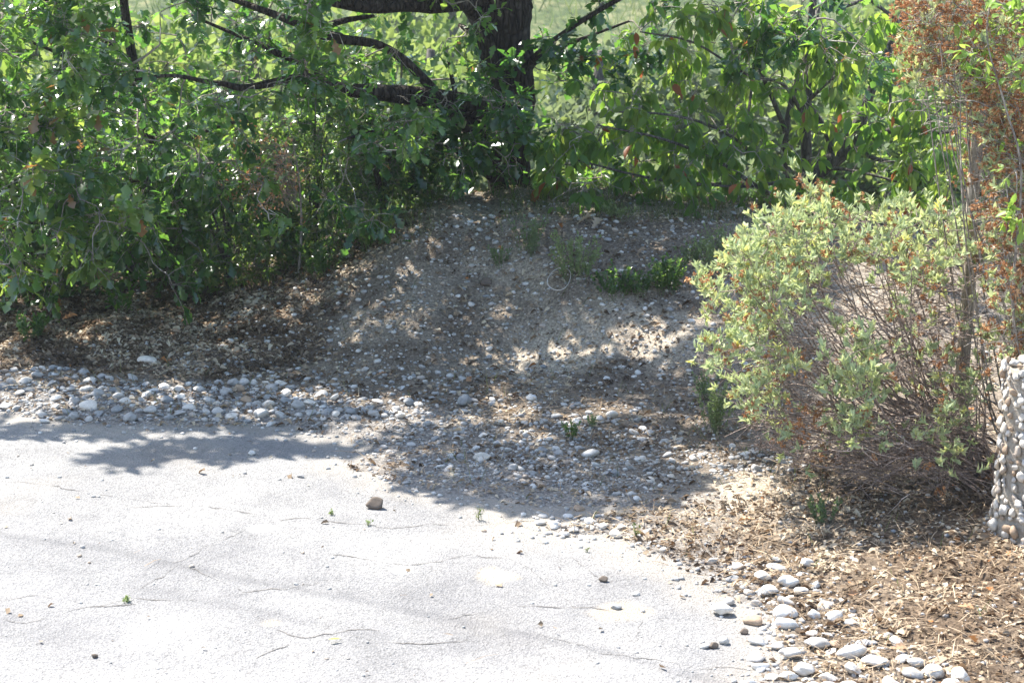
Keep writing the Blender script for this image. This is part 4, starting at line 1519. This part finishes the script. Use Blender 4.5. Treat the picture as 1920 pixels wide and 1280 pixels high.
lb = at(1505, 420, 13.8)
lb[2] = float(ground_z(lb[0:1], lb[1:2])[0])
ch2 = empty('cherry_tree', lb, 'leaning tree with crooked dark limbs reaching up to the right behind the shrub', 'tree', 'broad-leaved trees on the right of the crest')
b = MB()
p, r = limb_pts([(1490, 430, 13.8, 44), (1510, 345, 13.8, 36), (1545, 312, 13.8, 34), (1590, 275, 13.8, 34), (1612, 230, 13.8, 26), (1630, 180, 13.8, 18), (1655, 120, 13.8, 16), (1690, 40, 13.8, 15), (1712, -30, 13.8, 12), (1760, -300, 13.8, 8)])
b.tube(p, r, 10, .15, smooth=5)
b.build('trunk', M['cherry_bark'], ch2, lb, True)
lp4 = [catmull(p, r, 4)[0]]
for s in [
        [(1590, 285, 13.8, 22), (1625, 270, 13.7, 18), (1660, 248, 13.6, 14), (1700, 240, 13.5, 11), (1750, 248, 13.4, 9), (1800, 246, 13.3, 6)],
        [(1560, 285, 13.8, 12), (1545, 240, 13.7, 9), (1525, 205, 13.7, 7), (1490, 150, 13.6, 5)],
        [(1670, 245, 13.6, 8), (1670, 200, 13.6, 7), (1668, 170, 13.6, 4)],
        [(1700, 240, 13.5, 7), (1740, 225, 13.4, 5), (1770, 200, 13.3, 3)],
        [(1560, 20, 13.8, 8), (1620, 0, 13.8, 8), (1640, -10, 13.8, 6)], [(1625, -5, 13.8, 7), (1665, 25, 13.8, 7), (1690, 45, 13.8, 6)],
        [(1615, 285, 13.7, 10), (1650, 300, 13.5, 8), (1720, 305, 13.4, 4)],
        [(1520, 350, 13.8, 14), (1480, 340, 13.4, 9), (1400, 350, 13.2, 6), (1300, 345, 13.1, 4)],
        [(1545, 315, 13.8, 10), (1600, 320, 13.5, 6), (1700, 345, 13.3, 4)]]:
    b = MB()
    p, r = limb_pts(s)
    b.tube(p, r, 7, .12, smooth=4)
    b.build('branch', M['cherry_bark'], ch2, lb, True)
    lp4.append(catmull(p, r, 4)[0])
lp4 = np.concatenate(lp4)


def cherry_fol(root, org, lpx, polys, high=None, near=290):
    tw, LV = MB(), []
    for poly, n, y0, y1, tone in polys:
        C = vol_poly(poly, n, y0, y1, lambda px, py, c: (gaps(px, py, 60) * .9 + .1) * np.where((px > 1490) & (px < 1680) & (py > 130) & (py < 340), .3, 1) * np.where((px > 1420) & (px < 1500) & (py > 150) & (py < 300), .5, 1))
        D = connect(tw, C, lpx, .007, .002, .1)
        sprays(C, D, 2.6, .13, 5, CHERRY, .098, LV, tw, .002, .95, .7, tone)
    if high is not None:
        high(tw)
    o = tw.build('twigs', M['grey_twig'], root, org)
    o['kind'] = 'stuff'
    place_leaves(root, LV, CHERRY, M['cherry_leaf'], near)


cherry_fol(ch, cb, lp3, [([(1000, 230), (1500, 220), (1500, 400), (1040, 390)], 105, 12.7, 14.2, (.1, .9)),
                         ([(1130, 20), (1560, -40), (1560, 230), (1150, 230)], 80, 13.0, 14.6, (.3, .94)),
                         ([(1060, 160), (1200, 150), (1240, 250), (1080, 260)], 8, 12.9, 13.6, (.3, .9))],
           lambda t: high_crown(8000, (-.4, 3.4), .11, ch, M['cherry_leaf'], t, np.concatenate(hi3)))
cherry_fol(ch2, lb, lp4, [([(1500, 60), (1690, 20), (1700, 130), (1780, 180), (1800, 260), (1750, 380), (1480, 400), (1520, 250)], 78, 12.8, 14.2, (.2, .94))])


# ------------------------------------------------------------------ cistus shrubs at the right
def cistus(base, polys, label, near, nstem, seeds, gmat, name='shrub', grp=None, leafs=.043, tmat='twig', tangle=()):
    root = empty(name, base, label, 'shrub', grp)
    stems, tws, LV, SD = MB(), MB(), [], []
    tip_pts = []
    for poly, n, y0, y1, pl, ps in polys:
        C = vol_poly(poly, n, y0, y1, lambda px, py, c: gaps(px, py, 75) * .9 + .1)
        k = max(2, int(n * nstem))
        E = C[:k]
        for e in E:
            b0_ = base + np.array([rng.normal() * .05, rng.normal() * .07, 0])
            v = e - b0_
            hd = np.hypot(v[0], v[1])
            fz = rng.uniform(.1, .5)
            m1 = b0_ + v * [.25, .25, fz * .5] + [0, 0, .04 + .1 * hd * rng.random()] + rvec(1)[0] * .05
            m2 = b0_ + v * [.5, .5, fz] + [0, 0, .06 * hd] + rvec(1)[0] * .07
            m3 = b0_ + v * [.78, .78, .5 + fz * .5] + rvec(1)[0] * .06
            pp = np.array([b0_ - [0, 0, .03], m1, m2, m3, e])
            stems.tube(pp, [.009, .0065, .005, .0038, .002], 5, .12, r=rng.random(), smooth=4, cap=False)
            tip_pts.append(catmull(pp, np.ones(5), 4)[0][3:])
        tp_ = np.concatenate(tip_pts)
        connect(tws, C[k:], tp_, .0045, .0014, .06, 4, wig=.3)
        for c in C:
            for _ in range(max(1, rng.poisson(3.2))):
                u = rvec(1)[0] * .85 + [-.15, 0, .55]
                u /= np.linalg.norm(u)
                t0 = c + rvec(1)[0] * .03
                L_ = rng.uniform(.04, .11)
                tip = t0 + u * L_
                tws.tube([c, t0, tip], [.0016, .0013, .0009], 3, r=rng.random(), smooth=1, cap=False)
                if rng.random() < pl:
                    kk = rng.integers(9, 16)
                    ax = u[None] * .9 + rvec(kk) * .7 + [0, 0, .35]
                    pos = tip - u * rng.uniform(0, .045, kk)[:, None]
                    LV.append((frames(ax, u[None] + .3 * rvec(kk)), leafs * rng.uniform(.5, 1.15, kk), pos, np.clip(rng.uniform(.1, .9) + rng.normal(size=kk) * .12, 0, .93 if rng.random() > .06 else 1)))
                if rng.random() < ps:
                    kk = rng.integers(5, 12)
                    pos = tip + rvec(kk) * rng.uniform(.004, .028, (kk, 1)) + u * .012
                    SD.append((frames(rvec(kk), rvec(kk)), rng.uniform(.012, .024, kk), pos, np.clip(rng.normal(.55, .25, kk), 0, 1)))
    for poly, n, y0, y1, slope in tangle:
        for c in vol_poly(poly, n, y0, y1):
            L_ = rng.uniform(.1, .38)
            u = np.array([-1, rng.normal() * .4, rng.normal() * .28 + slope])
            e = c + u * L_ * .5
            q = c - u * L_ * .5
            wv = rvec(1)[0] * L_ * .14
            r_ = rng.uniform(.0011, .0034)
            tws.tube([q, c + wv + [0, 0, .1 * L_], c + (e - c) * .5 + wv * .3 + [0, 0, .08 * L_], e], [r_, r_ * .85, r_ * .7, r_ * .4], 3, r=rng.random(), smooth=2, cap=False)
            if rng.random() < .5:
                f = c + rvec(1)[0] * L_ * .4
                tws.tube([c + wv, (c + f) / 2 + wv, f], [r_ * .6, r_ * .5, r_ * .3], 3, r=rng.random(), smooth=2, cap=False)
    o = stems.build('stems', M[tmat], root, base, True)
    o['kind'] = 'stuff'
    o = tws.build('twigs', M[tmat], root, base)
    o['kind'] = 'stuff'
    if LV:
        place_leaves(root, LV, CIST, M[gmat], near)
    if SD:
        place_leaves(root, SD, SEED, M['seed_head'], 0, rest_name='seed_heads')
    return root


_sv, _sf = [], []
for k in range(4):
    a = k / 4 * 6.28
    n0 = len(_sv)
    _sv += [(0, 0, 0), (math.cos(a) * .35 - math.sin(a) * .2, .55, math.sin(a) * .35 + math.cos(a) * .2), (math.cos(a) * .5, .95, math.sin(a) * .5), (math.cos(a) * .35 + math.sin(a) * .2, .55, math.sin(a) * .35 - math.cos(a) * .2)]
    _sf += [(n0, n0 + 1, n0 + 2), (n0, n0 + 2, n0 + 3)]
SEED = (np.array(_sv), np.array(_sf))

sx, sy = flat(1830, 900)
sbase = np.array([float(sx), float(sy), 0.0])
sbase[2] = float(ground_z(sbase[0:1], sbase[1:2])[0])
cistus(sbase, [
    ([(1320, 540), (1340, 500), (1420, 420), (1500, 400), (1620, 400), (1760, 390), (1850, 430), (1840, 560), (1600, 540), (1500, 600), (1400, 640), (1330, 600)], 290, 8.9, 10.2, .97, .16),
    ([(1480, 400), (1500, 330), (1540, 330), (1550, 400)], 6, 9.4, 9.8, .9, .5),
    ([(1320, 640), (1420, 600), (1520, 640), (1500, 760), (1420, 780), (1340, 700)], 62, 8.8, 9.8, .9, .2),
    ([(1560, 560), (1640, 640), (1650, 800), (1580, 820), (1540, 700)], 48, 8.7, 9.2, .97, .06),
    ([(1640, 520), (1860, 500), (1870, 780), (1660, 760)], 70, 8.9, 9.8, .55, .25),
    ([(1400, 780), (1600, 800), (1850, 800), (1840, 900), (1560, 890), (1420, 850)], 95, 8.7, 9.5, .16, .12),
    ([(1700, 800), (1800, 760), (1850, 880), (1780, 900)], 12, 8.7, 9.1, .8, .05),
    ([(1460, 600), (1800, 600), (1820, 840), (1480, 820)], 80, 8.9, 9.9, .05, .04),
], 'pale grey-green rounded shrub with brown seed heads and bare reddish stems at the right', 295, .13, True, 'cistus_leaf',
    tangle=[([(1420, 600), (1820, 560), (1835, 900), (1500, 900), (1400, 800)], 420, 8.95, 9.9, .05), ([(1560, 780), (1825, 780), (1815, 950), (1600, 940)], 260, 8.8, 9.4, .1), ([(1400, 480), (1800, 460), (1800, 600), (1420, 600)], 110, 9.1, 10, .2)])

fx_, fy_ = flat(1990, 940)
tbase = np.array([float(fx_), float(fy_) + .3, 0.1])
cistus(tbase, [
    ([(1720, -60), (1960, -60), (1960, 240), (1800, 240), (1770, 180), (1700, 120)], 190, 8.7, 9.6, .3, .9),
    ([(1855, 235), (1960, 235), (1960, 700), (1880, 720), (1865, 500)], 150, 8.6, 9.3, .35, .9),
    ([(1770, 200), (1850, 200), (1850, 420), (1790, 300)], 16, 9.5, 9.9, .3, .8),
    ([(1700, 60), (1780, 40), (1800, 160), (1720, 170)], 26, 9.0, 9.5, .3, .6),
    ([(1920, -100), (2200, -100), (2250, 800), (1940, 720)], 120, 8.6, 10.0, .4, .6),
], 'tall dry shrub covered in rust-brown seed heads at the right edge above the wall', 295, .06, True, 'cistus_leaf', tmat='grey_twig',
    tangle=[([(1720, -60), (1960, -60), (1960, 250), (1780, 240)], 240, 8.8, 9.6, .2), ([(1855, 235), (1960, 235), (1960, 700), (1880, 700)], 260, 8.7, 9.3, .1)])

# climbing vine with bright leaves
vb = tbase + np.array([-.1, -.25, .0])
vine = empty('vine', vb, 'bright green climbing vine threading through the dry shrub at upper right', 'vine')
b, lv, tws = MB(), [], MB()
vp = np.array([vb, at(1900, 600, 8.75), at(1915, 330, 8.6), at(1885, 200, 8.6), at(1850, 60, 8.65), at(1880, -80, 8.7)])
b.tube(vp, [.006, .006, .005, .004, .003, .002], 6, .1, smooth=5)
b.build('stem', M['grey_twig'], vine, vb, True)
C = np.vstack([vol_poly([(1780, 30), (1920, -20), (1930, 180), (1850, 170), (1800, 110)], 26, 8.5, 8.9), vol_poly([(1890, 250), (1930, 250), (1930, 560), (1900, 560)], 5, 8.4, 8.7)])
D = connect(tws, C, catmull(vp, np.ones(6), 6)[0], .003, .0012, .05, 3)
sprays(C, D, 2.2, .08, 4, SMALL, .055, lv, tws, .0012, .2, .6, (.2, .95))
o = tws.build('twigs', M['grey_twig'], vine, vb)
o['kind'] = 'stuff'
place_leaves(vine, lv, SMALL, M['vine_leaf'], 250)

# ------------------------------------------------------------------ wooden post
pb = at(1796, 860, 9.55)
pb[2] = float(ground_z(pb[0:1], pb[1:2])[0])
pt = at(1834, 225, 9.5)
b = MB()
n = 14
pts = [pb - [0, 0, .1] + (pt - pb + [0, 0, .1]) * (k / n) for k in range(n + 1)]
pts = np.array(pts) + np.stack([.004 * np.sin(np.arange(n + 1)), 0 * np.arange(n + 1.), 0 * np.arange(n + 1.)], -1)
b.tube(pts, np.linspace(.036, .028, n + 1), 14, .14, smooth=2)
o = b.build('wooden_post', M['wood'], origin=pb, smooth=True)
tag(o, 'weathered wooden post leaning behind the pale shrub', 'post')

# ------------------------------------------------------------------ pebble wall stub
wx0 = float(at(1872, 900, 8.75)[0])
wz0 = 0.0
mm_, nt, N, L, B = new_mat('mortar')
nn_ = noise(N, L, 30, 6, .7, objco(N))
L.new(ramp(N, L, nn_, [(.3, (.34, .29, .23)), (.7, (.52, .46, .38))]), B.inputs['Base Color'])
B.inputs['Roughness'].default_value = .95
bump(N, L, nn_, 1, .03, B)
wroot = empty('pebble_wall', (wx0 + .6, 9.0, 0.0), 'low wall of rounded pebbles set in mortar at the right edge', 'wall')
wo = np.array([wx0 + .6, 9.0, 0.0])
wt = float(at(1890, 722, 8.25)[2])
# core as a rough surface of revolution-like block
nx_, nz_ = 26, 22
V, F = [], []
per = []
for k in range(40):  # rounded-rectangle outline
    a = k / 40 * 2 * math.pi
    ca, sa = math.cos(a), math.sin(a)
    e = 6
    rr = (abs(ca) ** e + abs(sa) ** e) ** (-1 / e)
    per.append((wx0 + .62 + .60 * ca * rr, 9.0 + .26 * sa * rr))
per = np.array(per)
for j in range(nz_):
    zz = -.1 + (wt + .1) * j / (nz_ - 1)
    fl = 1 + .10 * max(0, 1 - zz / .3)
    c = np.array([wx0 + .62, 9.0])
    q = c + (per - c) * np.array([1 + (fl - 1) * .45, fl]) + .012 * np.stack([fbm(per[:, 0] * 9, per[:, 1] * 9 + zz * 9, 1, 3, 7), fbm(per[:, 0] * 9, per[:, 1] * 9 - zz * 9, 1, 3, 8)], -1)
    for x, y in q:
        V.append((x, y, zz))
for j in range(nz_ - 1):
    for k in range(40):
        a, b1 = j * 40 + k, j * 40 + (k + 1) % 40
        F += [(a, b1, b1 + 40), (a, b1 + 40, a + 40)]
V.append((wx0 + .62, 9.0, wt + .04))
top = (nz_ - 1) * 40
for k in range(40):
    F.append((top + k, top + (k + 1) % 40, len(V) - 1))
b = MB()
b.add(V, F)
b.build('core', mm_, wroot, wo, True)
PW = [stone_mesh('pebble', STV[k], M[mn_], tv_) for k, (mn_, tv_) in enumerate([('warm_stone', .1), ('warm_stone', .4), ('pebble', .3), ('warm_stone', .5), ('pebble', .6), ('warm_stone', .8), ('warm_stone', 1.0), ('pebble', .92)])]
WROT = rad(-38)
wroot.rotation_euler = (0, 0, WROT)
wroot.location = (wx0 + .505, 8.32, 0)
npb = 0
occ = np.zeros((0, 3))
tries = 0
face = [k for k in range(40) if (per[k, 0] < wx0 + .3 and per[k, 1] < 9.0)]
while npb < 296 and tries < 20000:
    tries += 1
    zz = rng.uniform(0.0, wt + .02)
    if rng.random() < .1:
        c = np.array([rng.uniform(wx0 + .05, wx0 + .4), rng.uniform(8.8, 9.15), wt + .012])
        nrm = Vector((0, 0, 1))
    else:
        k = face[int(rng.integers(len(face)))]
        f_ = rng.random()
        p2 = per[k] * (1 - f_) + per[(k + 1) % 40] * f_
        tg = per[(k + 1) % 40] - per[k - 1]
        if rng.random() > np.linalg.norm(per[(k + 1) % 40] - per[k]) / .12 + .15:
            continue
        nrm = Vector((tg[1], -tg[0], 0)).normalized()
        fl = 1 + .10 * max(0, 1 - zz / .3)
        q2 = np.array([wx0 + .62, 9.0]) + (p2 - np.array([wx0 + .62, 9.0])) * np.array([1 + (fl - 1) * .45, fl])
        c = np.array([q2[0], q2[1], zz])
    s = .024 + .045 * rng.random() ** 1.4
    if len(occ) and (np.linalg.norm(occ - c, axis=1) < .006 + s * .44).any():
        continue
    occ = np.vstack([occ, c])
    o = bpy.data.objects.new('pebble', PW[int(rng.integers(8))])
    q = nrm.to_track_quat('Z', 'Y').to_matrix() @ Matrix.Rotation(rng.uniform(0, 6.28), 3, 'Z')
    o.matrix_basis = Matrix.Translation(Vector(c - wo) + nrm * (s * .17)) @ q.to_4x4() @ Matrix.Scale(s, 4)
    o.parent = wroot
    COL.objects.link(o)
    npb += 1


# ------------------------------------------------------------------ far hillside trees
def crown_mesh(seed, n, mat, rx, rz, size, hollow=.45, tpl=FLAKE):
    r = np.random.default_rng(seed)
    lob = r.normal(size=(11, 3)) * [.5, .5, .42]
    k = r.integers(11, size=n)
    u = r.normal(size=(n, 3))
    u /= np.linalg.norm(u, axis=1)[:, None]
    rad_ = (hollow + (1 - hollow) * r.random(n) ** .5) * (.42 + .2 * r.random(11))[k]
    P = (lob[k] + u * rad_[:, None]) * [rx, rx, rz]
    b = MB()
    ax = u + .8 * rvec(n)
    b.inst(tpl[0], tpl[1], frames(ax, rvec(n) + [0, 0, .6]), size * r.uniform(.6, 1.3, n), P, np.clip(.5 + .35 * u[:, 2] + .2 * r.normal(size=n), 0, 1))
    o = b.build('crown', mat)
    me = o.data
    bpy.data.objects.remove(o)
    return me


CR_DARK = [crown_mesh(50 + k, 7000, M['far_leaf'], 1.0, 1.0, .12) for k in range(3)]
CR_OLIVE = [crown_mesh(60 + k, 7000, M['olive_leaf'], 1.0, .85, .10) for k in range(2)]
b = MB()
b.tube([(0, 0, -1.4), (.03, 0, -.7), (-.02, .02, 0), (.02, 0, .6)], [.11, .085, .06, .02], 7, .1, smooth=3)
o = b.build('trunk', M['cherry_bark'], smooth=True)
TR_ME = o.data
bpy.data.objects.remove(o)
far = []
frng = np.random.default_rng(5)
FAR = []
for row, (Y0, n, h0, h1) in enumerate([(50, 6, .8, 1.6), (60, 7, 1, 2.2), (72, 8, 1.2, 2.8), (86, 8, 1.5, 3.5), (104, 8, 2, 4), (130, 8, 3, 5)]):
    half = Y0 * .30
    for k in range(n):
        FAR.append((-half + 2 * half * (k + .5 + frng.uniform(-.4, .4)) / n, Y0 * frng.uniform(.93, 1.08), frng.uniform(h0, h1), 1 if frng.random() < .4 else 0))
for px_, Y_, h_ in [(850, 74, 5.5), (1700, 66, 5.5), (1150, 84, 4), (1060, 56, 2.6), (560, 80, 4), (1240, 60, 2.0)]:
    FAR.append((float(at(px_, 100, Y_)[0]), float(Y_), h_, 0))
CR_FINE = [crown_mesh(70, 17000, M['far_leaf'], 1.0, .8, .052, .2), crown_mesh(71, 17000, M['olive_leaf'], 1.0, .8, .048, .2), crown_mesh(72, 17000, M['far_leaf'], 1.0, .8, .052, .2)]
for px_, Y_, top, kd, lab in [(120, 25, -90, 0, 'broad dark tree on the near slope behind the far left foliage'), (470, 24, -90, 2, 'sunlit tree on the near slope behind the oak boughs'),
                              (800, 27, -70, 0, 'dark tree on the near slope just left of the oak trunk'), (1120, 25, -60, 1, 'grey-green tree on the near slope right of the oak trunk'),
                              (1400, 28, -80, 2, 'green tree on the near slope behind the slim upright tree'), (1690, 26, -30, 0, 'dark tree on the near slope behind the leaning tree')]:
    x = float(at(px_, 100, Y_)[0])
    z = float(H(np.array([x]), np.array([float(Y_)]))[0])
    hgt = float(at(px_, top, Y_)[2]) - z
    sc_ = hgt / 2.35
    root = empty('slope_tree', (x, Y_, z), lab, 'tree', 'trees on the near slope')
    c = bpy.data.objects.new('crown', CR_FINE[kd])
    c['kind'] = 'stuff'
    c.location = (0, 0, sc_ * 1.25)
    c.scale = (sc_ * 1.05, sc_ * 1.0, sc_)
    c.rotation_euler = (0, 0, frng.uniform(0, 6.28))
    c.parent = root
    COL.objects.link(c)
    t = bpy.data.objects.new('trunk', TR_ME)
    t.location = (0, 0, sc_ * 1.35)
    t.scale = (sc_, sc_, sc_)
    t.parent = root
    COL.objects.link(t)
for i, (x, Y, hh, kind) in enumerate(FAR):
    z = float(H(np.array([x]), np.array([Y]))[0])
    s = hh * .42
    big = 'tall' if hh > 3.5 else 'mid-sized' if hh > 1.8 else 'low'
    where = 'left' if x < -.12 * Y else 'right' if x > .12 * Y else 'middle'
    dist = 'high up' if Y > 95 else 'halfway up' if Y > 66 else 'at the bottom of'
    lab = '%s %s tree %s the far slope, %s part' % (big, 'silvery' if kind else 'dark round', dist, where)
    if lab in far:
        continue
    far.append(lab)
    cr = CR_OLIVE if kind else CR_DARK
    root = empty('olive_tree' if kind else 'hillside_tree', (x, Y, z), lab, 'tree', 'trees on the far hillside')
    c = bpy.data.objects.new('crown', cr[frng.integers(len(cr))])
    c['kind'] = 'stuff'
    c.location = (0, 0, s * 1.25)
    c.scale = (s, s, s * frng.uniform(.9, 1.25))
    c.rotation_euler = (0, 0, frng.uniform(0, 6.28))
    c.parent = root
    COL.objects.link(c)
    t = bpy.data.objects.new('trunk', TR_ME)
    t.location = (0, 0, s * 1.35)
    t.scale = (s, s, s)
    t.parent = root
    COL.objects.link(t)

# valley grass and scrub between the trees
n = 32000
Y = 15 + 95 * rng.random(n) ** 1.3
X = rng.uniform(-1, 1, n) * (Y * .30)
Z = H(X, Y)
sz = .05 + .0042 * Y
b = MB()
ax = np.tile([0, 0, 1.], (n, 1)) + .5 * rvec(n)
b.inst(BLADE[0], BLADE[1], frames(ax, rvec(n)), np.stack([sz * .16, sz * rng.uniform(1.2, 3, n), sz], -1), np.stack([X, Y, Z], -1), np.clip(vnoise(X * .15, Y * .15, 99) * 1.1 + .2 * rng.normal(size=n), 0, 1))
tag(b.build('tall_grass', M['grass']), 'sunlit tall grass covering the valley slope behind the trees', 'grass', kind='stuff')

# ------------------------------------------------------------------ haze
HZ = True
if HZ:
    me = bpy.data.meshes.new('haze')
    x0, x1, y0, y1, z0, z1 = -700, 700, -90, 800, -14, 24
    me.from_pydata([(x, y, z) for z in (z0, z1) for y in (y0, y1) for x in (x0, x1)], [],
                   [(0, 2, 3, 1), (4, 5, 7, 6), (0, 1, 5, 4), (2, 6, 7, 3), (0, 4, 6, 2), (1, 3, 7, 5)])
    hm = bpy.data.materials.new('haze')
    hm.use_nodes = True
    hn = hm.node_tree.nodes
    hn.remove(hn['Principled BSDF'])
    pv = hn.new('ShaderNodeVolumePrincipled')
    pv.inputs['Color'].default_value = (.86, .92, 1.0, 1)
    pv.inputs['Density'].default_value = .0008
    pv.inputs['Anisotropy'].default_value = .3
    hm.node_tree.links.new(pv.outputs[0], hn['Material Output'].inputs['Volume'])
    me.materials.append(hm)
    hz = bpy.data.objects.new('haze', me)
    COL.objects.link(hz)
    tag(hz, kind='stuff')
